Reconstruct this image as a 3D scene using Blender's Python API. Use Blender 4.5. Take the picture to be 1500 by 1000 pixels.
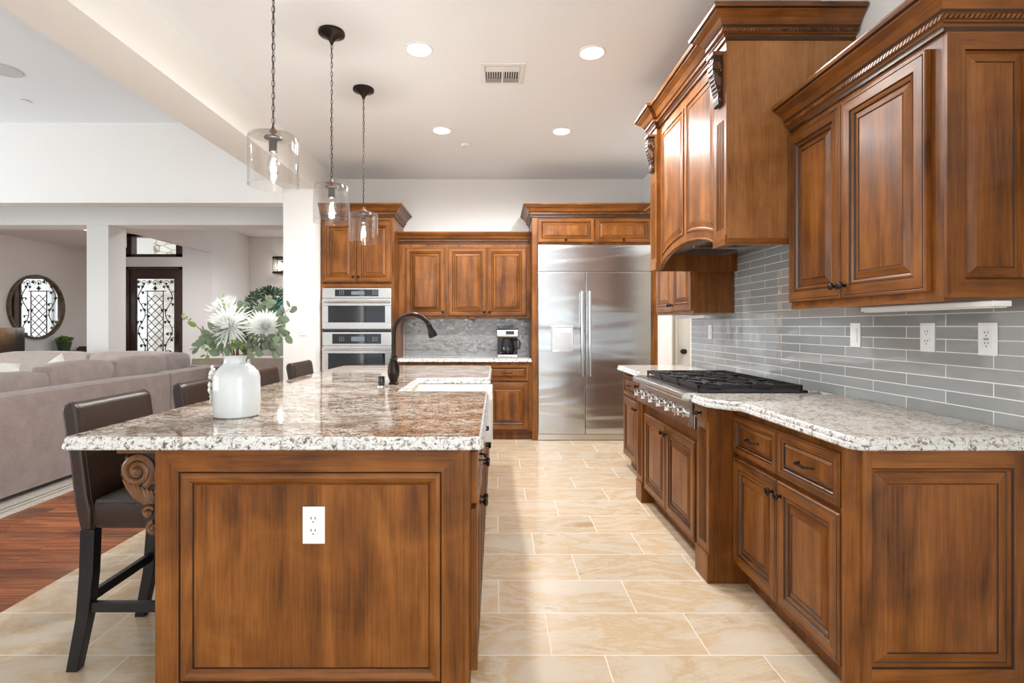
import bpy, bmesh, math, random
from math import pi, sin, cos, radians as R
from mathutils import Vector, Matrix
random.seed(7)
S = bpy.context.scene
C = S.collection
for o in list(bpy.data.objects): bpy.data.objects.remove(o)

# ------------------------------------------------------------------ camera, world, daylight, exposure
cam = bpy.data.cameras.new('camera'); camo = bpy.data.objects.new('camera', cam); C.objects.link(camo)
camo.location = (0, 0, 1.27); camo.rotation_euler = (pi/2, 0, 0)
cam.sensor_width = 36; cam.lens = 18.36; cam.shift_x = 0.01533; cam.shift_y = -0.01467
cam.clip_start = 0.05; cam.clip_end = 100
S.camera = camo
S.view_settings.view_transform = 'Standard'; S.view_settings.look = 'None'
S.view_settings.gamma = 1; S.view_settings.use_curve_mapping = False
S.view_settings.exposure = 1.05
w = bpy.data.worlds.new('sky'); S.world = w; w.use_nodes = True
wn = w.node_tree.nodes; bg = wn['Background']
bg.inputs[0].default_value = (0.86, 0.93, 1.0, 1); bg.inputs[1].default_value = 0.75

def area(name, loc, rot, sx, sy, power, col=(1, 1, 1)):
    l = bpy.data.lights.new(name, 'AREA'); l.shape = 'RECTANGLE'; l.size = sx; l.size_y = sy
    l.energy = power; l.color = col
    o = bpy.data.objects.new(name, l); C.objects.link(o); o.location = loc; o.rotation_euler = rot
    return o
DAY = (0.85, 0.935, 1.0)
# daylight through the glazed wall behind the camera (faces +Y) and the living room's left windows (face +X)
area('daylight_nook', (0.35, -3.02, 1.35), (pi/2, 0, pi), 2.3, 2.2, 185, DAY)
area('daylight_right', (1.98, -1.6, 1.4), (pi/2, 0, pi/2), 2.3, 2.0, 60, DAY)
area('daylight_middle', (-2.6, -3.02, 1.35), (pi/2, 0, pi), 2.3, 2.2, 130, DAY)
area('daylight_living', (-6.2, -3.02, 1.35), (pi/2, 0, pi), 2.6, 2.2, 100, DAY)
area('daylight_side', (-8.78, 2.0, 1.45), (pi/2, 0, -pi/2), 5.0, 2.2, 92, DAY)
area('daylight_entry', (-7.34, 11.42, 1.55), (pi/2, 0, 0), 0.8, 1.9, 26, DAY)
area('daylight_dining', (-2.6, 12.86, 1.7), (pi/2, 0, 0), 2.0, 1.8, 170, DAY)

# ------------------------------------------------------------------ node helpers
def newmat(name):
    m = bpy.data.materials.new(name); m.use_nodes = True
    nt = m.node_tree; b = nt.nodes['Principled BSDF']
    return m, nt, b
def N(nt, t, **kw):
    n = nt.nodes.new(t)
    for k, v in kw.items(): setattr(n, k, v)
    return n
def L(nt, a, b): nt.links.new(a, b)
def ramp(nt, stops, interp='LINEAR'):
    n = nt.nodes.new('ShaderNodeValToRGB'); cr = n.color_ramp; cr.interpolation = interp
    while len(cr.elements) > 1: cr.elements.remove(cr.elements[-1])
    cr.elements[0].position = stops[0][0]; cr.elements[0].color = (*stops[0][1], 1)
    for p, c in stops[1:]:
        e = cr.elements.new(p); e.color = (*c, 1)
    return n
def mapping(nt, scale=(1, 1, 1), rnd=True, coord='Object', loc=(0, 0, 0)):
    tc = N(nt, 'ShaderNodeTexCoord'); mp = N(nt, 'ShaderNodeMapping')
    mp.inputs['Scale'].default_value = scale; mp.inputs['Location'].default_value = loc
    src = tc.outputs[coord]
    if rnd:
        oi = N(nt, 'ShaderNodeObjectInfo'); mu = N(nt, 'ShaderNodeMath', operation='MULTIPLY'); mu.inputs[1].default_value = 17.0
        L(nt, oi.outputs['Random'], mu.inputs[0])
        ad = N(nt, 'ShaderNodeVectorMath', operation='ADD'); L(nt, src, ad.inputs[0]); L(nt, mu.outputs[0], ad.inputs[1]); src = ad.outputs[0]
    L(nt, src, mp.inputs['Vector'])
    return mp.outputs[0]
def noise(nt, vec, scale, detail=4, rough=0.55, dist=0.0):
    n = N(nt, 'ShaderNodeTexNoise'); n.inputs['Scale'].default_value = scale; n.inputs['Detail'].default_value = detail
    n.inputs['Roughness'].default_value = rough; n.inputs['Distortion'].default_value = dist
    L(nt, vec, n.inputs['Vector']); return n.outputs['Fac']
def mixc(nt, f, a, b, mode='MIX'):
    n = N(nt, 'ShaderNodeMix', data_type='RGBA', blend_type=mode)
    for s, v in ((0, f), (6, a), (7, b)):
        if hasattr(v, 'links') or hasattr(v, 'is_output'): L(nt, v, n.inputs[s])
        elif s == 0: n.inputs[0].default_value = v
        else: n.inputs[s].default_value = (*v, 1)
    return n.outputs[2]
def bump(nt, h, b, strength=0.2, dist=0.002, key='Normal'):
    n = N(nt, 'ShaderNodeBump'); n.inputs['Strength'].default_value = strength; n.inputs['Distance'].default_value = dist
    L(nt, h, n.inputs['Height']); L(nt, n.outputs[0], b.inputs[key]); return n
def plain(name, col, rough=0.5, metal=0.0, nscale=0, var=0.08, bmp=0.0, coat=0.0, spec=0.5, stretch=(1, 1, 1)):
    m, nt, b = newmat(name)
    b.inputs['Roughness'].default_value = rough; b.inputs['Metallic'].default_value = metal
    b.inputs['Coat Weight'].default_value = coat; b.inputs['Specular IOR Level'].default_value = spec
    v = mapping(nt, stretch)
    f = noise(nt, v, nscale or 6)
    lo = tuple(c*(1-var) for c in col); hi = tuple(min(1, c*(1+var)) for c in col)
    r = ramp(nt, [(0.3, lo), (0.7, hi)]); L(nt, f, r.inputs[0]); L(nt, r.outputs[0], b.inputs['Base Color'])
    if bmp: bump(nt, f, b, bmp)
    return m
def emit(name, col, strength):
    m, nt, b = newmat(name)
    b.inputs['Base Color'].default_value = (*col, 1); b.inputs['Emission Color'].default_value = (*col, 1)
    b.inputs['Emission Strength'].default_value = strength
    return m

# ------------------------------------------------------------------ materials
def wood_mat(name, axis, light, mid, dark, rough=0.34, coat=0.05):
    m, nt, b = newmat(name)
    sc = [9.0, 9.0, 9.0]; sc['xyz'.index(axis)] = 0.9
    v = mapping(nt, tuple(sc))
    f1 = noise(nt, v, 0.9, 6, 0.55, 2.2)
    v2 = mapping(nt, (1, 1, 1)); f2 = noise(nt, v2, 3.6, 4, 0.55, 0.7)
    sc3 = [150.0]*3; sc3['xyz'.index(axis)] = 5.0
    v3 = mapping(nt, tuple(sc3)); f3 = noise(nt, v3, 1.0, 3, 0.6)
    a = N(nt, 'ShaderNodeMath', operation='MULTIPLY_ADD'); L(nt, f1, a.inputs[0]); a.inputs[1].default_value = 0.34
    m2 = N(nt, 'ShaderNodeMath', operation='MULTIPLY'); L(nt, f2, m2.inputs[0]); m2.inputs[1].default_value = 0.33; L(nt, m2.outputs[0], a.inputs[2])
    a3 = N(nt, 'ShaderNodeMath', operation='MULTIPLY_ADD'); L(nt, f3, a3.inputs[0]); a3.inputs[1].default_value = 0.22; L(nt, a.outputs[0], a3.inputs[2])
    wv = N(nt, 'ShaderNodeTexWave', bands_direction='X' if axis != 'x' else 'Z'); wv.inputs['Scale'].default_value = 0.9; wv.inputs['Distortion'].default_value = 9.0; wv.inputs['Detail'].default_value = 2.0; wv.inputs['Detail Scale'].default_value = 0.7
    sw = [2.6, 2.6, 2.6]; sw['xyz'.index(axis)] = 0.55
    L(nt, mapping(nt, tuple(sw)), wv.inputs['Vector'])
    a4 = N(nt, 'ShaderNodeMath', operation='MULTIPLY_ADD'); L(nt, wv.outputs['Fac'], a4.inputs[0]); a4.inputs[1].default_value = 0.05; L(nt, a3.outputs[0], a4.inputs[2]); a3 = a4
    r = ramp(nt, [(0.325, dark), (0.465, mid), (0.62, light)]); L(nt, a3.outputs[0], r.inputs[0])
    L(nt, r.outputs[0], b.inputs['Base Color'])
    b.inputs['Roughness'].default_value = rough; b.inputs['Coat Weight'].default_value = coat; b.inputs['Coat Roughness'].default_value = 0.18
    b.inputs['Specular IOR Level'].default_value = 0.28
    bump(nt, f3, b, 0.06, 0.001)
    return m
WL, WM, WD = (0.335, 0.122, 0.025), (0.190, 0.063, 0.011), (0.060, 0.018, 0.004)
WZ = wood_mat('alder_vertical', 'z', WL, WM, WD)
WX = wood_mat('alder_horizontal', 'x', WL, WM, WD)
WY = wood_mat('alder_deep', 'y', WL, WM, WD)
GLAZE = plain('dark_glaze', (0.035, 0.014, 0.007), 0.4, nscale=20, var=0.3)
VENEER_LIT = wood_mat('pale_veneer_lit', 'z', (0.50, 0.235, 0.085), (0.36, 0.155, 0.050), (0.20, 0.075, 0.022))  # hood's near cheek: pale veneer, with daylight on that side put into the colour
WOOD = [WZ, WX, GLAZE, WY]            # slots used by cabinet meshes: 0 upright grain, 1 level grain, 2 glaze in the grooves, 3 grain running in depth
CARVED = wood_mat('carved_wood', 'z', (0.26, 0.12, 0.050), (0.15, 0.066, 0.028), (0.05, 0.022, 0.012), 0.42, 0.08)
CARVEDD = plain('antiqued_ground', (0.030, 0.014, 0.009), 0.5, nscale=30, var=0.3)
ESPRESSO = plain('espresso_wood', (0.045, 0.018, 0.012), 0.35, nscale=8, var=0.25, coat=0.2)
BLACKWOOD = plain('black_lacquer', (0.006, 0.007, 0.009), 0.3, nscale=8, var=0.2, coat=0.0)
LEATHER = plain('brown_leather', (0.028, 0.014, 0.008), 0.34, nscale=260, var=0.25, bmp=0.08, coat=0.0, spec=0.55)
STITCH = plain('stitching', (0.05, 0.035, 0.03), 0.7, nscale=90)
BRONZE = plain('oil_rubbed_bronze', (0.035, 0.026, 0.022), 0.36, 0.85, nscale=30, var=0.3)
RUST = plain('rusty_bronze', (0.20, 0.09, 0.05), 0.5, 0.6, nscale=40, var=0.3)
IRON = plain('wrought_iron', (0.02, 0.018, 0.017), 0.5, 0.3, nscale=30, var=0.2)
WALL = plain('wall_paint', (0.865, 0.85, 0.815), 0.75, nscale=90, var=0.012, bmp=0.03)
CEIL = plain('ceiling_paint', (0.85, 0.875, 0.90), 0.8, nscale=90, var=0.012, bmp=0.03)
TRIMP = plain('trim_paint', (0.83, 0.80, 0.74), 0.5, nscale=60, var=0.01)
GREIGE = plain('greige_paint', (0.62, 0.59, 0.55), 0.75, nscale=90, var=0.012)
WHITE = plain('white_plastic', (0.86, 0.86, 0.85), 0.3, nscale=30, var=0.01, coat=0.2)
OFFWH = plain('white_metal_paint', (0.82, 0.81, 0.79), 0.45, nscale=30, var=0.01)
SLOT = plain('dark_slot', (0.02, 0.02, 0.02), 0.6)
PORCELAIN = plain('porcelain', (0.86, 0.83, 0.76), 0.12, nscale=10, var=0.01, coat=0.6)
BLACKPL = plain('black_plastic', (0.012, 0.012, 0.013), 0.25, nscale=20, var=0.1, coat=0.3)
CASTIRON = plain('cast_iron', (0.018, 0.017, 0.017), 0.5, 0.2, nscale=200, var=0.2, bmp=0.2)
GLOWW = emit('lamp_lens', (1.0, 0.96, 0.90), 14.0)
FILA = emit('filament', (1.0, 0.72, 0.38), 90.0)

def steel_mat(name, col=(0.62, 0.61, 0.60), rough=0.26, wav=0.12):
    m, nt, b = newmat(name)
    b.inputs['Metallic'].default_value = 1.0
    b.inputs['Base Color'].default_value = (*col, 1)
    v = mapping(nt, (1.2, 1.2, 260)); f = noise(nt, v, 3.0, 2)
    mr = N(nt, 'ShaderNodeMapRange'); mr.inputs['To Min'].default_value = rough*0.94; mr.inputs['To Max'].default_value = rough*1.06
    L(nt, f, mr.inputs[0]); L(nt, mr.outputs[0], b.inputs['Roughness'])
    if wav:
        v2 = mapping(nt, (0.6, 0.6, 3.2)); f2 = noise(nt, v2, 1.1, 1.5, 0.45, 0.9)
        bump(nt, f2, b, wav, 0.05)
    return m
STEEL = steel_mat('brushed_steel')
STEELF = steel_mat('fridge_steel', (0.55, 0.565, 0.575), 0.25, 0.42)
STEELP = steel_mat('plain_steel', (0.60, 0.59, 0.57), 0.24, 0)
CHROME = plain('polished_steel', (0.75, 0.75, 0.76), 0.12, 1.0, nscale=10, var=0.02)
DARKGLASS = plain('dark_glass', (0.012, 0.014, 0.017), 0.04, 0.0, nscale=3, var=0.1, coat=0.0, spec=0.6)

def glass_mat(name, rough=0.0, tint=(1, 1, 1)):
    m, nt, b = newmat(name)
    b.inputs['Base Color'].default_value = (*tint, 1)
    b.inputs['Transmission Weight'].default_value = 1.0; b.inputs['Roughness'].default_value = rough; b.inputs['IOR'].default_value = 1.45
    return m
def thin_glass(name, k=1.6, ior=1.45, b_=0.0):
    m, nt, b = newmat(name)
    out = nt.nodes['Material Output']; tr = N(nt, 'ShaderNodeBsdfTransparent'); gl = N(nt, 'ShaderNodeBsdfGlossy'); gl.inputs['Roughness'].default_value = 0.02
    fr = N(nt, 'ShaderNodeLayerWeight'); pw_ = N(nt, 'ShaderNodeMath', operation='POWER'); L(nt, fr.outputs['Facing'], pw_.inputs[0]); pw_.inputs[1].default_value = 4.5
    mu = N(nt, 'ShaderNodeMath', operation='MULTIPLY_ADD', use_clamp=True); mu.inputs[1].default_value = 0.75*k; mu.inputs[2].default_value = 0.045*k
    tr.inputs[0].default_value = (0.985, 0.98, 0.97, 1)
    ms = N(nt, 'ShaderNodeMixShader'); L(nt, pw_.outputs[0], mu.inputs[0]); L(nt, mu.outputs[0], ms.inputs[0]); L(nt, tr.outputs[0], ms.inputs[1]); L(nt, gl.outputs[0], ms.inputs[2])
    if b_:
        n = N(nt, 'ShaderNodeBump'); n.inputs['Strength'].default_value = b_; n.inputs['Distance'].default_value = 0.01
        L(nt, noise(nt, mapping(nt), 16, 1, 0.4, 0.3), n.inputs['Height']); L(nt, n.outputs[0], gl.inputs['Normal']); L(nt, n.outputs[0], fr.inputs['Normal'])
    L(nt, ms.outputs[0], out.inputs[0]); return m
GLASS = thin_glass('clear_glass', 1.3, 1.45, 0.35)
CRYSTAL = thin_glass('crystal', 1.6, 1.5)
FROST = glass_mat('frosted_glass', 0.12, (0.97, 0.98, 1.0))

def fabric_mat(name, a, c, sc=220):
    m, nt, b = newmat(name)
    v = mapping(nt); f = noise(nt, v, sc, 3, 0.7); g = noise(nt, v, 9, 3, 0.6)
    ad = N(nt, 'ShaderNodeMath', operation='MULTIPLY_ADD'); L(nt, f, ad.inputs[0]); ad.inputs[1].default_value = 0.7
    mm = N(nt, 'ShaderNodeMath', operation='MULTIPLY'); L(nt, g, mm.inputs[0]); mm.inputs[1].default_value = 0.3; L(nt, mm.outputs[0], ad.inputs[2])
    r = ramp(nt, [(0.35, a), (0.65, c)]); L(nt, ad.outputs[0], r.inputs[0]); L(nt, r.outputs[0], b.inputs['Base Color'])
    b.inputs['Roughness'].default_value = 0.9; b.inputs['Sheen Weight'].default_value = 0.25
    bump(nt, f, b, 0.25, 0.002)
    return m
SOFA = fabric_mat('taupe_fabric', (0.20, 0.155, 0.14), (0.36, 0.295, 0.27))
SOFA2 = fabric_mat('beige_fabric', (0.42, 0.34, 0.29), (0.58, 0.49, 0.43))
PILLOW = fabric_mat('white_fabric', (0.74, 0.72, 0.68), (0.86, 0.84, 0.80), 120)
RUG = fabric_mat('rug_pile', (0.42, 0.36, 0.29), (0.68, 0.62, 0.53), 60)

def granite_mat(name, cream, brown, dark, amount, stretch, brownmix):
    m, nt, b = newmat(name)
    v = mapping(nt, stretch, rnd=False); viso = mapping(nt, (1, 1, 1), rnd=False)
    big = noise(nt, v, 9, 6, 0.65, 0.6)
    mid = noise(nt, v, 62, 6, 0.75, 0.4)
    fine = noise(nt, v, 170, 4, 0.8, 0.3)
    r0 = ramp(nt, [(brownmix-0.08, cream), (brownmix+0.10, brown)]); L(nt, big, r0.inputs[0])
    r1 = ramp(nt, [(0.50, (0, 0, 0)), (0.60, (1, 1, 1))]); L(nt, mid, r1.inputs[0])
    c1 = mixc(nt, r1.outputs[0], r0.outputs[0], tuple(c*0.72 for c in brown))
    r2 = ramp(nt, [(amount, (0, 0, 0)), (amount+0.035, (1, 1, 1))]); L(nt, mid, r2.inputs[0])
    r3 = ramp(nt, [(amount-0.01, (0, 0, 0)), (amount+0.045, (1, 1, 1))]); L(nt, fine, r3.inputs[0])
    mx = N(nt, 'ShaderNodeMath', operation='MAXIMUM'); L(nt, r2.outputs[0], mx.inputs[0]); L(nt, r3.outputs[0], mx.inputs[1])
    c2 = mixc(nt, mx.outputs[0], c1, dark)
    vo = N(nt, 'ShaderNodeTexVoronoi'); vo.inputs['Scale'].default_value = 160; L(nt, viso, vo.inputs['Vector'])
    r4 = ramp(nt, [(0.0, (1, 1, 1)), (0.16, (1, 1, 1)), (0.24, (0, 0, 0))]); L(nt, vo.outputs['Distance'], r4.inputs[0])
    h = N(nt, 'ShaderNodeMath', operation='MULTIPLY'); L(nt, r4.outputs[0], h.inputs[0]); h.inputs[1].default_value = 0.55
    c3 = mixc(nt, h.outputs[0], c2, (0.85, 0.82, 0.77))
    L(nt, c3, b.inputs['Base Color'])
    b.inputs['Roughness'].default_value = 0.06; b.inputs['Specular IOR Level'].default_value = 0.4
    return m
GRAN_I = granite_mat('granite_island', (0.70, 0.63, 0.54), (0.38, 0.24, 0.145), (0.04, 0.026, 0.02), 0.535, (0.7, 1.05, 1.05), 0.50)
GRAN_R = granite_mat('granite_perimeter', (0.76, 0.71, 0.64), (0.48, 0.38, 0.29), (0.09, 0.055, 0.045), 0.575, (0.8, 1.0, 1.1), 0.60)
def granite_edge(name, seed):
    m, nt, b = newmat(name)
    v = mapping(nt, (1, 1, 1), rnd=False, loc=(seed, 0, 0))
    a = noise(nt, v, 55, 6, 0.75, 0.5); c = noise(nt, v, 150, 3, 0.7)
    r = ramp(nt, [(0.0, (0.80, 0.81, 0.80)), (0.515, (0.74, 0.74, 0.71)), (0.565, (0.42, 0.36, 0.31)), (0.615, (0.12, 0.10, 0.09))]); L(nt, a, r.inputs[0])
    r2 = ramp(nt, [(0.60, (0, 0, 0)), (0.64, (1, 1, 1))]); L(nt, c, r2.inputs[0])
    L(nt, mixc(nt, r2.outputs[0], r.outputs[0], (0.06, 0.05, 0.05)), b.inputs['Base Color'])
    b.inputs['Roughness'].default_value = 0.22
    bump(nt, a, b, 0.4, 0.004)
    return m
EDGE = granite_edge('granite_edge', 0.0)

def tile_mat(name, L_, H_, step, x0, y0, cols, grout, gw, rough, axes, wavy=0.0, marble=False, coat=0.0, spec=0.5):
    """rows along axes[0]; every row shifted by step tiles"""
    m, nt, b = newmat(name)
    tc = N(nt, 'ShaderNodeTexCoord'); sp = N(nt, 'ShaderNodeSeparateXYZ'); L(nt, tc.outputs['Object'], sp.inputs[0])
    def M(op, a, c=None):
        n = N(nt, 'ShaderNodeMath', operation=op)
        for i, v in enumerate((a, c)):
            if v is None: continue
            if isinstance(v, (int, float)): n.inputs[i].default_value = v
            else: L(nt, v, n.inputs[i])
        return n.outputs[0]
    u = M('DIVIDE', M('SUBTRACT', sp.outputs['XYZ'.index(axes[0])], x0), L_)
    v = M('DIVIDE', M('SUBTRACT', sp.outputs['XYZ'.index(axes[1])], y0), H_)
    row = M('FLOOR', v)
    u2 = M('ADD', u, M('MULTIPLY', row, step))
    col = M('FLOOR', u2)
    fu = M('FRACT', u2); fv = M('FRACT', v)
    du = M('MULTIPLY', M('MINIMUM', fu, M('SUBTRACT', 1.0, fu)), L_)
    dv = M('MULTIPLY', M('MINIMUM', fv, M('SUBTRACT', 1.0, fv)), H_)
    d = M('MINIMUM', du, dv)
    isg = N(nt, 'ShaderNodeMapRange'); isg.inputs['From Min'].default_value = gw*0.4; isg.inputs['From Max'].default_value = gw*0.6
    L(nt, d, isg.inputs[0])
    cb = N(nt, 'ShaderNodeCombineXYZ'); L(nt, col, cb.inputs[0]); L(nt, row, cb.inputs[1])
    wh = N(nt, 'ShaderNodeTexWhiteNoise'); L(nt, cb.outputs[0], wh.inputs['Vector'])
    if marble:
        off = N(nt, 'ShaderNodeVectorMath', operation='SCALE'); L(nt, wh.outputs['Color'], off.inputs[0]); off.inputs['Scale'].default_value = 9.0
        ad = N(nt, 'ShaderNodeVectorMath', operation='ADD'); L(nt, tc.outputs['Object'], ad.inputs[0]); L(nt, off.outputs[0], ad.inputs[1])
        mp = N(nt, 'ShaderNodeMapping'); mp.inputs['Scale'].default_value = (1, 2.2, 1); L(nt, ad.outputs[0], mp.inputs[0])
        f = noise(nt, mp.outputs[0], 2.0, 8, 0.6, 0.7)
        f2 = noise(nt, mp.outputs[0], 30, 4, 0.7)
        ff = M('ADD', M('MULTIPLY', f, 0.86), M('MULTIPLY', f2, 0.14))
        r = ramp(nt, cols); L(nt, ff, r.inputs[0])
        tv = N(nt, 'ShaderNodeMapRange'); tv.inputs['To Min'].default_value = 0.93; tv.inputs['To Max'].default_value = 1.05; L(nt, wh.outputs['Value'], tv.inputs[0])
        hsv = N(nt, 'ShaderNodeHueSaturation'); L(nt, r.outputs[0], hsv.inputs['Color']); L(nt, tv.outputs[0], hsv.inputs['Value'])
        body = hsv.outputs[0]
    else:
        r = ramp(nt, cols); L(nt, wh.outputs['Value'], r.inputs[0]); body = r.outputs[0]
    L(nt, mixc(nt, isg.outputs[0], grout, body), b.inputs['Base Color'])
    rr = N(nt, 'ShaderNodeMapRange'); rr.inputs['To Min'].default_value = 0.7; rr.inputs['To Max'].default_value = rough; L(nt, isg.outputs[0], rr.inputs[0])
    L(nt, rr.outputs[0], b.inputs['Roughness'])
    b.inputs['Coat Weight'].default_value = coat; b.inputs['Coat Roughness'].default_value = 0.03; b.inputs['Specular IOR Level'].default_value = spec
    bn = bump(nt, isg.outputs[0], b, 0.35, 0.0015)
    if wavy:
        sc = N(nt, 'ShaderNodeVectorMath', operation='SCALE'); L(nt, wh.outputs['Color'], sc.inputs[0]); sc.inputs['Scale'].default_value = 5.0
        ad = N(nt, 'ShaderNodeVectorMath', operation='ADD'); L(nt, tc.outputs['Object'], ad.inputs[0]); L(nt, sc.outputs[0], ad.inputs[1])
        f = noise(nt, ad.outputs[0], 9, 1, 0.4)
        b2 = N(nt, 'ShaderNodeBump'); b2.inputs['Strength'].default_value = wavy; b2.inputs['Distance'].default_value = 0.02
        L(nt, f, b2.inputs['Height']); L(nt, bn.outputs[0], b2.inputs['Normal']); L(nt, b2.outputs[0], b.inputs['Normal'])
        L(nt, b2.outputs[0], b.inputs['Coat Normal'])
    return m
FLOORT = tile_mat('travertine_tile', 0.612, 0.298, 0.333, 0.215, 2.018,
                  [(0.30, (0.68, 0.60, 0.49)), (0.43, (0.66, 0.545, 0.41)), (0.50, (0.61, 0.44, 0.27)), (0.56, (0.67, 0.56, 0.42)), (0.68, (0.50, 0.32, 0.165))],
                  (0.74, 0.68, 0.58), 0.005, 0.16, 'XY', marble=True)
GREYT = [(0.0, (0.285, 0.295, 0.29)), (1.0, (0.36, 0.37, 0.365))]
WTILE_R = tile_mat('glass_subway_right', 0.4007, 0.0510, 0.5, 2.082, 1.27-0.051*10, GREYT, (0.78, 0.78, 0.75), 0.0036, 0.05, 'YZ', wavy=0.05, coat=0.6, spec=0.6)
WTILE_B = tile_mat('glass_subway_back', 0.34, 0.0510, 0.5, 0.10, 1.27-0.051*10, GREYT, (0.55, 0.55, 0.53), 0.003, 0.05, 'XZ', wavy=0.5, coat=1.0, spec=0.8)

def plank_mat():
    m, nt, b = newmat('hardwood_planks')
    tc = N(nt, 'ShaderNodeTexCoord')
    br = N(nt, 'ShaderNodeTexBrick'); br.offset = 0.37; br.inputs['Scale'].default_value = 1.0
    br.inputs['Brick Width'].default_value = 1.3; br.inputs['Row Height'].default_value = 0.085; br.inputs['Mortar Size'].default_value = 0.0012
    br.inputs['Color1'].default_value = (0, 0, 0, 1); br.inputs['Color2'].default_value = (1, 1, 1, 1); br.inputs['Mortar'].default_value = (0.5, 0.5, 0.5, 1)
    L(nt, tc.outputs['Object'], br.inputs['Vector'])
    sc = N(nt, 'ShaderNodeVectorMath', operation='SCALE'); L(nt, br.outputs['Color'], sc.inputs[0]); sc.inputs['Scale'].default_value = 6
    ad = N(nt, 'ShaderNodeVectorMath', operation='ADD'); L(nt, tc.outputs['Object'], ad.inputs[0]); L(nt, sc.outputs[0], ad.inputs[1])
    mp = N(nt, 'ShaderNodeMapping'); mp.inputs['Scale'].default_value = (1.0, 12, 1); L(nt, ad.outputs[0], mp.inputs[0])
    f = noise(nt, mp.outputs[0], 2.5, 6, 0.65, 1.0)
    r = ramp(nt, [(0.3, (0.12, 0.030, 0.010)), (0.5, (0.27, 0.078, 0.024)), (0.68, (0.42, 0.145, 0.048))]); L(nt, f, r.inputs[0])
    hv = N(nt, 'ShaderNodeHueSaturation'); L(nt, r.outputs[0], hv.inputs['Color'])
    mr = N(nt, 'ShaderNodeMapRange'); mr.inputs['To Min'].default_value = 0.65; mr.inputs['To Max'].default_value = 1.3; L(nt, br.outputs['Color'], mr.inputs[0]); L(nt, mr.outputs[0], hv.inputs['Value'])
    L(nt, mixc(nt, br.outputs['Fac'], hv.outputs[0], (0.03, 0.01, 0.005)), b.inputs['Base Color'])
    b.inputs['Roughness'].default_value = 0.22
    return m
PLANK = plank_mat()
def stone_mat():
    m, nt, b = newmat('stacked_stone')
    v = mapping(nt, (1.0, 1.0, 1.9), rnd=False)
    vo = N(nt, 'ShaderNodeTexVoronoi', feature='DISTANCE_TO_EDGE'); vo.inputs['Scale'].default_value = 3.6; L(nt, v, vo.inputs['Vector'])
    vc = N(nt, 'ShaderNodeTexVoronoi'); vc.inputs['Scale'].default_value = 3.6; L(nt, v, vc.inputs['Vector'])
    r = ramp(nt, [(0.0, (0.62, 0.55, 0.45)), (1.0, (0.85, 0.80, 0.72))]); L(nt, vc.outputs['Color'], r.inputs[0])
    e = ramp(nt, [(0.0, (0, 0, 0)), (0.03, (0, 0, 0)), (0.05, (1, 1, 1))]); L(nt, vo.outputs['Distance'], e.inputs[0])
    L(nt, mixc(nt, e.outputs[0], (0.30, 0.26, 0.21), r.outputs[0]), b.inputs['Base Color']); b.inputs['Roughness'].default_value = 0.9
    return m
STONE = stone_mat()

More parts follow.
